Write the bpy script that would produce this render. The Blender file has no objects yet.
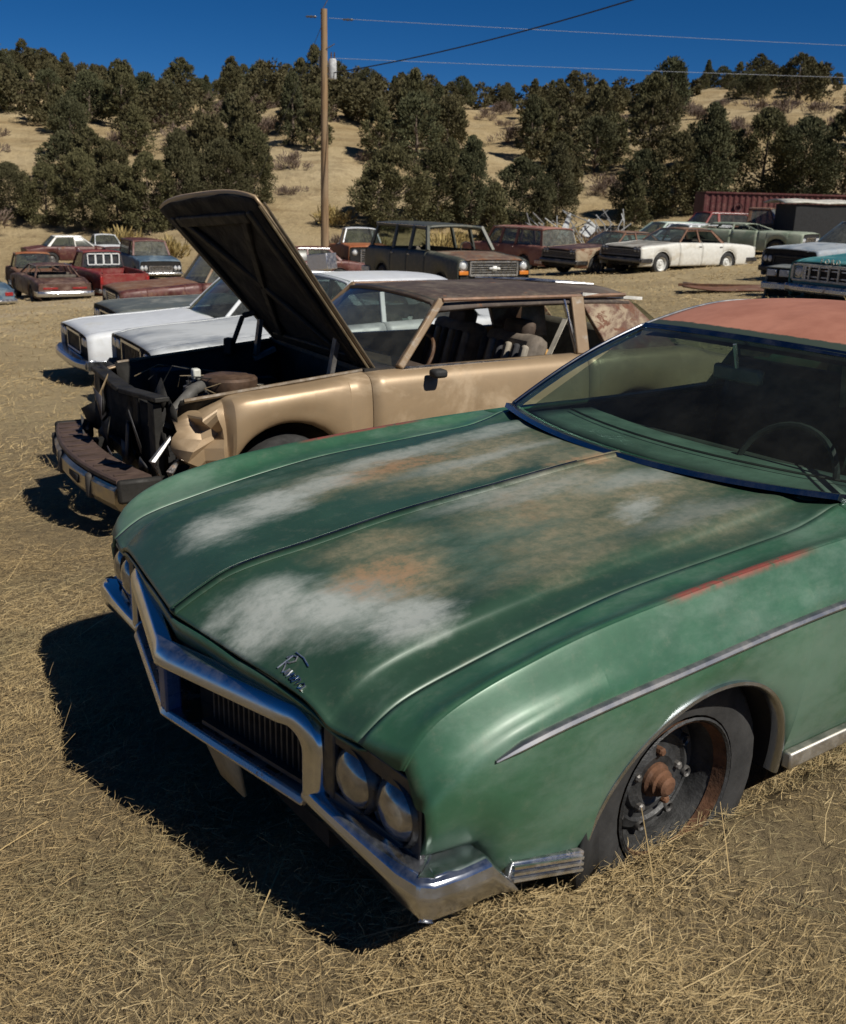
import bpy, bmesh, math, random
import numpy as np
from mathutils import Vector, Matrix, noise
R = math.radians
random.seed(7); rng = np.random.default_rng(7)
scene = bpy.context.scene
col = scene.collection

# ---------------------------------------------------------------- camera, sky, sun, exposure
def rotz(a):
    c, s = math.cos(a), math.sin(a)
    return np.array([[c, -s, 0], [s, c, 0], [0, 0, 1]])
cam_d = bpy.data.cameras.new('camera'); cam = bpy.data.objects.new('camera', cam_d); col.objects.link(cam)
cam_d.sensor_fit = 'HORIZONTAL'; cam_d.sensor_width = 36; cam_d.lens = 1000 / 846 * 36
cam_d.dof.use_dof = True; cam_d.dof.focus_distance = 3.4; cam_d.dof.aperture_fstop = 8.5
cam_d.clip_start = .05; cam_d.clip_end = 3000
PITCH, ROLL = R(-17.558), R(1.535)
_f = Vector((0, math.cos(PITCH), math.sin(PITCH))); _r = Vector((1, 0, 0)); _u = _r.cross(_f)
_r2 = math.cos(ROLL) * _r + math.sin(ROLL) * _u; _u2 = -math.sin(ROLL) * _r + math.cos(ROLL) * _u
M = Matrix((_r2, _u2, -_f)).transposed().to_4x4(); M.translation = (0, 0, 1.735)
cam.matrix_world = M
scene.camera = cam

SUN_AZ, SUN_EL = R(-41.4), R(46)
world = bpy.data.worlds.new('World'); scene.world = world; world.use_nodes = True
wn = world.node_tree.nodes; wl = world.node_tree.links
bg = wn['Background']; sky = wn.new('ShaderNodeTexSky'); sky.sky_type = 'NISHITA'; sky.sun_disc = False
sky.sun_elevation = SUN_EL; sky.sun_rotation = R(90) - SUN_AZ
sky.altitude = 2500; sky.air_density = .62; sky.dust_density = 0.0; sky.ozone_density = 8.0
hs = wn.new('ShaderNodeHueSaturation'); hs.inputs['Saturation'].default_value = 1.2; hs.inputs['Value'].default_value = .85
wl.new(sky.outputs[0], hs.inputs['Color']); wl.new(hs.outputs[0], bg.inputs[0]); bg.inputs[1].default_value = .06
sun_d = bpy.data.lights.new('sun', 'SUN'); sun = bpy.data.objects.new('sun', sun_d); col.objects.link(sun)
sun_d.energy = 4.7; sun_d.angle = R(.5); sun_d.color = (1, .95, .86)
sun.rotation_euler = Vector((math.cos(SUN_AZ) * math.cos(SUN_EL), math.sin(SUN_AZ) * math.cos(SUN_EL), math.sin(SUN_EL))).to_track_quat('Z', 'Y').to_euler()
scene.view_settings.view_transform = 'Standard'; scene.view_settings.look = 'None'
scene.view_settings.exposure = 0.12; scene.view_settings.gamma = 1.0; scene.view_settings.use_curve_mapping = False
scene.render.engine = 'CYCLES'
scene.cycles.max_bounces = 6; scene.cycles.transparent_max_bounces = 12
scene.cycles.caustics_reflective = False; scene.cycles.caustics_refractive = False

# ---------------------------------------------------------------- materials
class NT:
    def __init__(s, name):
        s.m = bpy.data.materials.new(name); s.m.use_nodes = True
        s.n = s.m.node_tree.nodes; s.l = s.m.node_tree.links
        s.b = s.n['Principled BSDF']; s.out = s.n['Material Output']
        s.tc = s.n.new('ShaderNodeTexCoord')
    def link(s, a, b): s.l.new(a, b)
    def setv(s, sock, v):
        if isinstance(v, bpy.types.NodeSocket): s.l.new(v, sock)
        elif isinstance(v, (tuple, list)) and len(v) == 3 and sock.type == 'RGBA': sock.default_value = (*v, 1)
        else: sock.default_value = v
    def noise(s, scale, detail=6, rough=.6, vec=None, off=0, dist=0):
        n = s.n.new('ShaderNodeTexNoise'); n.inputs['Scale'].default_value = scale
        n.inputs['Detail'].default_value = detail; n.inputs['Roughness'].default_value = rough
        n.inputs['Distortion'].default_value = dist
        v = vec or s.tc.outputs['Object']
        if off:
            a = s.n.new('ShaderNodeVectorMath'); a.operation = 'ADD'; s.l.new(v, a.inputs[0]); a.inputs[1].default_value = (off, off * 1.7, off * .6); v = a.outputs[0]
        s.l.new(v, n.inputs['Vector']); return n.outputs['Fac']
    def ramp(s, v, lo, hi, a=0., b=1.):
        n = s.n.new('ShaderNodeMapRange'); n.interpolation_type = 'SMOOTHSTEP'
        s.setv(n.inputs['Value'], v); s.setv(n.inputs['From Min'], lo); s.setv(n.inputs['From Max'], hi)
        s.setv(n.inputs['To Min'], a); s.setv(n.inputs['To Max'], b); return n.outputs[0]
    def math(s, op, a, b=0.):
        n = s.n.new('ShaderNodeMath'); n.operation = op; s.setv(n.inputs[0], a); s.setv(n.inputs[1], b); return n.outputs[0]
    def mix(s, f, a, b):
        n = s.n.new('ShaderNodeMix'); n.data_type = 'RGBA'
        s.setv(n.inputs[0], f); s.setv(n.inputs[6], a); s.setv(n.inputs[7], b); return n.outputs[2]
    def scaled(s, sc, vec=None):
        n = s.n.new('ShaderNodeMapping'); s.l.new(vec or s.tc.outputs['Object'], n.inputs[0]); n.inputs['Scale'].default_value = sc; return n.outputs[0]
    def bump(s, h, strength=.3, dist=.01):
        n = s.n.new('ShaderNodeBump'); n.inputs['Strength'].default_value = strength; n.inputs['Distance'].default_value = dist
        s.l.new(h, n.inputs['Height']); s.l.new(n.outputs[0], s.b.inputs['Normal'])
    def fin(s, col=None, rough=None, metal=None, coat=None, spec=None):
        for k, v in (('Base Color', col), ('Roughness', rough), ('Metallic', metal), ('Coat Weight', coat), ('Specular IOR Level', spec)):
            if v is not None: s.setv(s.b.inputs[k], v)
        return s.m
MAT = {}
def plain(name, c, rough=.6, metal=0., var=.35, scale=8., bump=0., spec=None):
    if name in MAT: return MAT[name]
    t = NT(name); n = t.noise(scale, 8, .65)
    c2 = tuple(x * (1 - var) for x in c); c3 = tuple(min(1, x * (1 + var * .6)) for x in c)
    cc = t.mix(t.ramp(n, .3, .7), c2, c3)
    if bump: t.bump(t.noise(scale * 6, 4), bump)
    MAT[name] = t.fin(cc, t.ramp(t.noise(scale * 2.3, 5, off=3), .3, .7, max(.05, rough - .12), min(1, rough + .12)), metal, spec=spec)
    return MAT[name]
def paint(name, base, fade=(.45, .45, .42), rust=(.16, .07, .035), fa=.3, ra=.2, rough=.42, metal=.1, sc=1.6, seed=0., dirt=(.30, .24, .16), da=.35, coat=0.):
    """sun-bleached, rusting car paint; fa / ra = how much of the area is faded / rusted"""
    if name in MAT: return MAT[name]
    t = NT(name)
    v = t.scaled((1, 1, 1.6))
    n1 = t.noise(sc, 8, .68, v, off=1 + seed, dist=.4); n2 = t.noise(sc * 1.9, 9, .72, v, off=9 + seed, dist=.6)
    fm = t.ramp(n1, .62 - fa * .45, .80 - fa * .45, 0, .85)
    rm = t.ramp(n2, .70 - ra * .42, .76 - ra * .36)
    rc = t.mix(t.noise(sc * 14, 6, .7, off=4), tuple(x * .5 for x in rust), tuple(min(1, x * 1.5) for x in rust))
    c = t.mix(fm, t.mix(t.noise(sc * 4, 6, off=2), tuple(x * .8 for x in base), tuple(x * 1.15 for x in base)), fade)
    c = t.mix(rm, c, rc)
    dn = t.math('MULTIPLY', t.ramp(t.noise(sc * 7, 10, .75, off=6), .45, .75), da)
    c = t.mix(dn, c, dirt)
    r = t.math('ADD', t.math('MULTIPLY', t.math('MAXIMUM', fm, rm), .35), rough)
    t.bump(t.noise(sc * 40, 4, off=5), .06, .004)
    MAT[name] = t.fin(c, r, t.math('MULTIPLY', t.math('SUBTRACT', 1., t.math('MAXIMUM', rm, fm)), metal), coat)
    return MAT[name]
def chrome(name='chrome', rust=.15, c=(.62, .63, .65), rough=.16, dirt=.35):
    if name in MAT: return MAT[name]
    t = NT(name); n = t.noise(5, 10, .75, off=2); rm = t.ramp(n, .74 - rust * .45, .80 - rust * .35)
    cc = t.mix(rm, c, t.mix(t.noise(60, 5), (.10, .05, .025), (.26, .15, .08)))
    d = t.ramp(t.noise(9, 8, .7, off=7), .4, .75, 0, dirt)
    cc = t.mix(d, cc, (.30, .25, .18))
    MAT[name] = t.fin(cc, t.math('ADD', t.math('MULTIPLY', t.math('MAXIMUM', rm, d), .5), rough), t.math('SUBTRACT', 1., t.math('MAXIMUM', rm, d)))
    return MAT[name]
def glass(name, tint=(.55, .62, .6), dust=.12, gloss=.06):
    if name in MAT: return MAT[name]
    t = NT(name); n, l = t.n, t.l
    tr = n.new('ShaderNodeBsdfTransparent'); tr.inputs[0].default_value = (*tint, 1)
    gl = n.new('ShaderNodeBsdfGlossy'); gl.inputs['Roughness'].default_value = .03
    fr = n.new('ShaderNodeLayerWeight'); fr.inputs[0].default_value = .5; fz = t.math('MULTIPLY', t.math('POWER', fr.outputs['Facing'], 4.), .8)
    m1 = n.new('ShaderNodeMixShader'); l.new(t.math('ADD', fz, gloss), m1.inputs[0]); l.new(tr.outputs[0], m1.inputs[1]); l.new(gl.outputs[0], m1.inputs[2])
    df = n.new('ShaderNodeBsdfDiffuse'); df.inputs[0].default_value = (.30, .30, .26, 1)
    m2 = n.new('ShaderNodeMixShader'); l.new(t.ramp(t.noise(6, 8, .7), .25, .8, dust * .4, dust * 1.5), m2.inputs[0]); l.new(m1.outputs[0], m2.inputs[1]); l.new(df.outputs[0], m2.inputs[2])
    l.new(m2.outputs[0], t.out.inputs[0]); MAT[name] = t.m; return t.m
BLACK = plain('black_rubber', (.018, .018, .018), .8, 0, .4, 12)
DARK = plain('underbody', (.012, .011, .010), .9, 0, .4, 6)
INTER = plain('dark_interior', (.03, .028, .025), .85, 0, .4, 6)
SEAT = plain('seat_cloth', (.10, .085, .065), .9, 0, .4, 7)
TYRE = plain('tyre_rubber', (.028, .027, .026), .85, 0, .45, 10, .15)
STEEL = plain('worn_steel', (.16, .15, .14), .5, .5, .5, 9, .15)
RUST = plain('rusty_steel', (.13, .06, .03), .85, .1, .6, 10, .4)
CHROME = chrome(); CHROME2 = chrome('pitted_chrome', .42, (.5, .5, .51), .24)
GLASS = glass('window_glass', (.42, .50, .48), .14)
GLASSD = glass('dusty_glass', (.5, .55, .52), .3)
LENS = plain('lamp_lens', (.55, .56, .56), .12, .0, .25, 20)
AMBER = plain('amber_lens', (.62, .20, .03), .3, 0, .2, 20)
REDL = plain('red_lens', (.30, .02, .02), .25, 0, .2, 20)

# ---------------------------------------------------------------- mesh helpers
class MB:
    def __init__(s): s.v = []; s.f = []
    def add(s, v, f):
        o = len(s.v); s.v += [tuple(map(float, p)) for p in v]; s.f += [tuple(i + o for i in q) for q in f]; return s
    def box(s, c, d, ang=0, ax='Z'):
        m = Matrix.Rotation(ang, 3, ax)
        v = [Vector(c) + m @ Vector((x * d[0] / 2, y * d[1] / 2, z * d[2] / 2)) for x in (-1, 1) for y in (-1, 1) for z in (-1, 1)]
        return s.add(v, [(0, 1, 3, 2), (4, 6, 7, 5), (0, 4, 5, 1), (2, 3, 7, 6), (0, 2, 6, 4), (1, 5, 7, 3)])
    def beam(s, a, b, w, h, up=(0, 0, 1), w2=None, h2=None):
        a, b = Vector(a), Vector(b); d = (b - a).normalized(); sx = d.cross(Vector(up))
        if sx.length < 1e-4: sx = d.cross(Vector((1, 0, 0)))
        sx.normalize(); sz = sx.cross(d); w2 = w2 or w; h2 = h2 or h
        v = [a + sx * i * w / 2 + sz * j * h / 2 for i, j in ((-1, -1), (1, -1), (1, 1), (-1, 1))] + [b + sx * i * w2 / 2 + sz * j * h2 / 2 for i, j in ((-1, -1), (1, -1), (1, 1), (-1, 1))]
        return s.add(v, [(3, 2, 1, 0), (4, 5, 6, 7), (0, 1, 5, 4), (1, 2, 6, 5), (2, 3, 7, 6), (3, 0, 4, 7)])
    def tube(s, pts, r, n=8, closed=False, sq=1.0):
        pts = [Vector(p) for p in pts]; N = len(pts); rs = r if isinstance(r, (list, tuple)) else [r] * N
        v = []; up = Vector((0, 0, 1))
        for i, p in enumerate(pts):
            if closed: d = pts[(i + 1) % N] - pts[i - 1]
            else: d = pts[min(i + 1, N - 1)] - pts[max(i - 1, 0)]
            d.normalize(); sx = d.cross(up)
            if sx.length < .05: sx = d.cross(Vector((1, 0, .01)))
            sx.normalize(); sz = sx.cross(d)
            for k in range(n):
                a = 2 * math.pi * k / n; v.append(p + sx * math.cos(a) * rs[i] + sz * math.sin(a) * rs[i] * sq)
        f = []
        for i in range(N if closed else N - 1):
            j = (i + 1) % N
            for k in range(n): k2 = (k + 1) % n; f.append((i * n + k, i * n + k2, j * n + k2, j * n + k))
        if not closed: f += [tuple(range(n - 1, -1, -1)), tuple((N - 1) * n + k for k in range(n))]
        return s.add(v, f)
    def lathe(s, prof, c=(0, 0, 0), axis='Y', n=28, sx=1.):
        v = []; f = []
        for (r, h) in prof:
            for k in range(n):
                a = 2 * math.pi * k / n; u, w = r * math.cos(a), r * math.sin(a)
                p = {'Y': (u * sx, h, w), 'Z': (u * sx, w, h), 'X': (h, u * sx, w)}[axis]
                v.append((p[0] + c[0], p[1] + c[1], p[2] + c[2]))
        for i in range(len(prof) - 1):
            for k in range(n): k2 = (k + 1) % n; f.append((i * n + k, i * n + k2, (i + 1) * n + k2, (i + 1) * n + k))
        return s.add(v, f)
    def grid(s, P):
        P = np.asarray(P); n, m = P.shape[:2]
        return s.add(P.reshape(-1, 3), [(i * m + j, i * m + j + 1, (i + 1) * m + j + 1, (i + 1) * m + j) for i in range(n - 1) for j in range(m - 1)])
    def sweep(s, path, sec, closed=False):
        """sec: list of (side, up) offsets swept along path (list of (point, side vector, up vector))"""
        n = len(sec); v = []
        for p, a, b in path: v += [Vector(p) + Vector(a) * q[0] + Vector(b) * q[1] for q in sec]
        f = [(i * n + k, i * n + (k + 1) % n, ((i + 1) % len(path)) * n + (k + 1) % n, ((i + 1) % len(path)) * n + k) for i in range(len(path) if closed else len(path) - 1) for k in range(n)]
        if not closed: f += [tuple(range(n)), tuple((len(path) - 1) * n + k for k in range(n))]
        return s.add(v, f)
    def build(s, name, mat, parent=None, smooth=True, ang=38, solid=0., bevel=0., fix=True):
        me = bpy.data.meshes.new(name); me.from_pydata(s.v, [], s.f)
        if fix:
            bm = bmesh.new(); bm.from_mesh(me); bmesh.ops.recalc_face_normals(bm, faces=bm.faces); bm.to_mesh(me); bm.free()
        if smooth:
            me.shade_smooth(); me.set_sharp_from_angle(angle=R(ang))
        me.materials.append(mat); o = bpy.data.objects.new(name, me); col.objects.link(o); o.parent = parent
        if bevel: b = o.modifiers.new('bevel', 'BEVEL'); b.width = bevel; b.segments = 2; b.limit_method = 'ANGLE'
        if solid: m = o.modifiers.new('solid', 'SOLIDIFY'); m.thickness = solid; m.offset = -1
        return o
def tag(o, label, cat=None, group=None, kind=None):
    if label: o['label'] = label
    if cat: o['category'] = cat
    if group: o['group'] = group
    if kind: o['kind'] = kind
    return o
def thing(name, label, cat, loc=(0, 0, 0), rz=0., group=None, rx=0., ry=0.):
    o = bpy.data.objects.new(name, None); o.empty_display_size = .1; col.objects.link(o); o.location = loc; o.rotation_euler = (rx, ry, rz)
    return tag(o, label, cat, group)
def pchip(xk, yk, x):
    xk = np.asarray(xk, float); yk = np.asarray(yk, float)
    if xk[0] > xk[-1]: xk = xk[::-1]; yk = yk[::-1]
    h = np.diff(xk); d = np.diff(yk) / h; m = np.zeros(len(xk))
    for i in range(1, len(xk) - 1):
        if d[i - 1] * d[i] > 0: w1 = 2 * h[i] + h[i - 1]; w2 = h[i] + 2 * h[i - 1]; m[i] = (w1 + w2) / (w1 / d[i - 1] + w2 / d[i])
    m[0] = d[0]; m[-1] = d[-1]
    x = np.clip(np.asarray(x, float), xk[0], xk[-1]); i = np.clip(np.searchsorted(xk, x) - 1, 0, len(h) - 1); t = (x - xk[i]) / h[i]
    return (2 * t**3 - 3 * t**2 + 1) * yk[i] + (t**3 - 2 * t**2 + t) * h[i] * m[i] + (-2 * t**3 + 3 * t**2) * yk[i + 1] + (t**3 - t**2) * h[i] * m[i + 1]
def crsub(P, k):
    """Catmull-Rom subdivision across axis 1 of P (n, m, 3)"""
    n, m, _ = P.shape
    E = np.concatenate([2 * P[:, :1] - P[:, 1:2], P, 2 * P[:, -1:] - P[:, -2:-1]], 1); out = []
    for j in range(m - 1):
        a, b, c, d = E[:, j], E[:, j + 1], E[:, j + 2], E[:, j + 3]
        for q in range(k):
            t = q / k
            out.append(.5 * (2 * b + (c - a) * t + (2 * a - 5 * b + 4 * c - d) * t * t + (3 * b - a - 3 * c + d) * t**3))
    out.append(P[:, -1]); return np.stack(out, 1)
MIR = np.array([1, -1, 1.])

# ---------------------------------------------------------------- terrain
HX, HY, HA = .1246, 2.979, R(-144.436)          # the green coupe's place and heading
def sm(a, b, x): t = np.clip((x - a) / (b - a), 0, 1); return t * t * (3 - 2 * t)
def fbm(X, Y, sc, seed, oct=4):
    out = np.zeros_like(X, float); a = 1.
    r = np.random.default_rng(seed)
    for o in range(oct):
        for q in range(3):
            th = r.uniform(0, 6.28); ph = r.uniform(0, 6.28); k = sc * 2**o * r.uniform(.7, 1.3)
            out += a / 3 * np.sin(k * (X * np.cos(th) + Y * np.sin(th)) + ph + 1.7 * np.sin(k * .6 * (X * np.sin(th) - Y * np.cos(th)) + ph * 2))
        a *= .5
    return out
def terrain(X, Y):
    X = np.asarray(X, float); Y = np.asarray(Y, float)
    z = sm(3.0, 7.0, Y) * (.08 * np.clip(X, -26, 14) - .03 * np.minimum(Y, 45))
    dx, dy = X - HX, Y - HY; c, s = math.cos(-HA), math.sin(-HA); cx, cy = c * dx - s * dy, s * dx + c * dy
    z = z + .14 * sm(.74, 1.0, cy) * sm(.95, .30, cx) * sm(3.2, 1.2, cy) * sm(-7, -3, cx)      # earth and hay banked up along the coupe's side
    z = z + .055 * np.exp(-((cx - .04)**2 / .09 + (cy - 1.05)**2 / .03))
    z = z + .12 * sm(-.05, .80, cy) * sm(1.8, .95, cx) * sm(.22, .60, cx) * sm(2.6, 1.2, cy) + sm(9, 5, Y) * fbm(X, Y, 11., 4, 3) * .010
    z = z + (fbm(X, Y, 2.2, 3, 3) * .012 + fbm(X, Y, .35, 5, 2) * .04 * sm(6, 14, Y))
    b = 56 + 5 * np.sin(X * .07 + .6) + 3 * np.sin(X * .19)                                   # foot of the hill
    t = np.clip((Y - b) / 82, 0, 1.6)
    ridge = pchip([-75, -58, -31, -13, 11, 38, 58, 85], [20.4, 19.4, 16.1, 16.6, 13.6, 15.9, 16.2, 16.2], X) + .4 * np.sin(X * .21)
    hill = np.where(t < 1, ridge * (1.25 * t - .25 * t**3), ridge * (1 + .25 * (t - 1)))
    g = fbm(X * 1., Y * .45, .16, 11, 4); hill = hill + np.clip(t * 4, 0, 1) * (g * .6 + np.abs(fbm(X, Y * .5, .33, 12, 3)) * -.6)
    return z + np.where(Y > b, np.maximum(hill, 0), 0)
def tz(x, y): return float(terrain(np.array([x]), np.array([y]))[0])
def px_ray(u, v):
    d = _r2 * ((u - 423) / 1000) + _u2 * ((512 - v) / 1000) + _f; return d
def at_depth(u, v, Y):          # point at depth Y that the survey of the photograph puts on this sight line
    d = px_ray(u, v); return Vector((0, 0, 1.735)) + d * (Y / d.y)
# ---------------------------------------------------------------- ground and hillside
def ground_mat():
    t = NT('dry_grass_ground'); p = t.tc.outputs['Object']
    v = t.scaled((1, .55, 1))
    n1 = t.noise(.35, 8, .65, p); n2 = t.noise(5, 10, .75, p, off=3); n3 = t.noise(38, 8, .8, v, off=8); n4 = t.noise(1.3, 8, .7, p, off=14)
    c = t.mix(t.ramp(n2, .3, .72), (.23, .175, .105), (.41, .305, .16))
    c = t.mix(t.ramp(n3, .38, .66), t.mix(.45, c, (.13, .10, .06)), t.mix(.35, c, (.46, .36, .19)))
    c = t.mix(t.ramp(n4, .56, .74, 0, .75), c, (.20, .155, .105))
    sep = t.n.new('ShaderNodeSeparateXYZ'); t.link(p, sep.inputs[0])
    far = t.ramp(sep.outputs[1], 5.5, 15)
    track = t.math('MULTIPLY', t.ramp(sep.outputs[0], -7, -12), t.ramp(t.noise(.16, 6, .6, p, off=20), .42, .6))
    c = t.mix(t.math('MULTIPLY', far, t.ramp(n1, .38, .62, .35, .8)), c, (.52, .41, .235))
    c = t.mix(track, c, (.48, .39, .265))
    n5 = t.noise(170, 6, .8, v, off=31); c = t.mix(t.ramp(n5, .40, .62, 0, .55), c, t.mix(.5, c, (.09, .07, .045))); c = t.mix(t.ramp(n5, .60, .72, 0, .6), c, (.46, .37, .21))
    h = t.math('ADD', t.math('MULTIPLY', n3, .6), t.math('ADD', t.math('MULTIPLY', n2, .8), t.math('MULTIPLY', n5, .25))); t.bump(h, .9, .05)
    return t.fin(c, .95, 0, spec=.15)
def hill_mat():
    t = NT('sandy_hillside'); p = t.tc.outputs['Object']
    n1 = t.noise(.09, 8, .65, p); n2 = t.noise(.7, 9, .72, p, off=5); n3 = t.noise(4, 8, .75, p, off=9)
    c = t.mix(t.ramp(n1, .3, .7), (.42, .31, .16), (.54, .43, .26))
    c = t.mix(t.ramp(n2, .45, .72, 0, .7), c, (.245, .175, .095))
    c = t.mix(t.ramp(n3, .55, .75, 0, .6), c, (.13, .105, .06))
    b = t.n.new('ShaderNodeTexNoise'); b.inputs['Scale'].default_value = 1.; t.link(t.scaled((.12, .12, 2.2)), b.inputs['Vector']); b.inputs['Detail'].default_value = 6
    c = t.mix(t.ramp(b.outputs[0], .52, .66, 0, .45), c, (.26, .18, .09))
    t.bump(t.math('ADD', n2, t.math('MULTIPLY', n3, .4)), 1., .5)
    return t.fin(c, .97, 0, spec=.1)
def terrain_mesh(name, xs, ys, mat, label, cat):
    X, Y = np.meshgrid(xs, ys, indexing='ij'); Z = terrain(X, Y)
    o = MB().grid(np.stack([X, Y, Z], -1)).build(name, mat, fix=False, ang=180)
    if o.data.polygons[0].normal.z < 0: o.data.flip_normals()
    return tag(o, label, cat, kind='structure')
def spaced(a, b, k, fine): 
    out = [0.]; 
    while out[-1] < b: out.append(out[-1] + max(fine, k * abs(out[-1])))
    neg = [0.]
    while neg[-1] > a: neg.append(neg[-1] - max(fine, k * abs(neg[-1])))
    return np.array(neg[::-1][:-1] + out)
YS = spaced(-60, 44, .02, .06); YS = YS[YS < 50]
terrain_mesh('ground', spaced(-260, 260, .03, .06), YS, ground_mat(), 'dry straw covered ground of the wrecking yard', 'ground')
terrain_mesh('hillside', np.linspace(-160, 160, 320), np.concatenate([[YS[-1]], np.linspace(YS[-1] + .5, 210, 200)]), hill_mat(), 'sandy eroded hillside rising behind the parked wrecks', 'hill')

# ---------------------------------------------------------------- generic car builder
SHARED = {}
def shared(key, fn):
    if key not in SHARED: SHARED[key] = fn()
    return SHARED[key]
def put(name, me, parent, loc=(0, 0, 0), rz=0., mat=None):
    o = bpy.data.objects.new(name, me); col.objects.link(o); o.parent = parent; o.location = loc; o.rotation_euler = (0, 0, rz); return o
def mesh_of(mb, name, mat, ang=38):
    o = mb.build(name, mat, ang=ang); me = o.data; bpy.data.objects.remove(o); return me
def wheel(parent, loc, side, r=.335, w=.2, rimm=None, name='wheel', deep=False):
    rimm = rimm or STEEL
    def ty():
        p = [(r * .62, -.38 * w), (r * .64, -.48 * w), (r * .78, -.52 * w), (r * .93, -.46 * w), (r * .985, -.36 * w), (r, -.2 * w), (r, .2 * w), (r * .985, .36 * w), (r * .93, .46 * w), (r * .78, .52 * w), (r * .64, .48 * w), (r * .62, .38 * w)]
        return mesh_of(MB().lathe(p, n=32), 'tyre', TYRE, 60)
    def ri():
        m = MB().lathe([(r * .635, .49 * w), (r * .60, .44 * w), (r * .57, .34 * w), (r * .55, .16 * w), (r * .47, .12 * w), (r * .42, .22 * w), (r * .30, .28 * w), (r * .22, .22 * w), (r * .17, .22 * w), (r * .16, .36 * w), (r * .10, .40 * w), (0, .40 * w)], n=28)
        return mesh_of(m, 'rim', rimm, 40)
    def rid():
        m = MB().lathe([(.212, .100), (.206, .104), (.200, .098), (.194, .070), (.190, .060), (.182, .030), (.176, -.005), (.160, -.012), (.150, .004), (.128, .014), (.120, .006), (.100, .004), (.094, .018), (.070, .026), (.062, .022), (0, .022)], n=40)
        return mesh_of(m, 'rim', rimm, 32)
    e = put(name, shared(('ty', r, w), ty), parent, loc)
    rm = put('rim', shared(('rid',), rid) if deep else shared(('ri', r, w, rimm.name), ri), e, (0, 0, 0), 0 if side > 0 else math.pi)
    return e
DEF = dict(fo=.92, wb=3.0, ro=1.25, hw=.98, zf=.80, zh=.95, zb=.96, zt=.88, sill=.24, roof=1.41, xc=-.72, xw=-1.38, xr=-2.75, xb=-3.25,
           ry=.60, by=.83, doors=(-.74, -1.75, -2.72), pillars=(-1.75,), r=.335, arch=.39, crown=.03, style='sedan', hoodridge=0.,
           grille=(.50, .52, .74, 5, 'h'), lamps=((.66, .66, .085), (.82, .66, .085)), lampshape='round', bump_z=.42, bump_h=.15, bump_d=.14, tail=((.72, .66, .26, .12),),
           glass=True, windshield=True, rearglass=True, sideglass=True, skip=(), sunk=0., pitch=0., rollx=0., deform=None, dz=0., n=46, tumble=0.)
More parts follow.
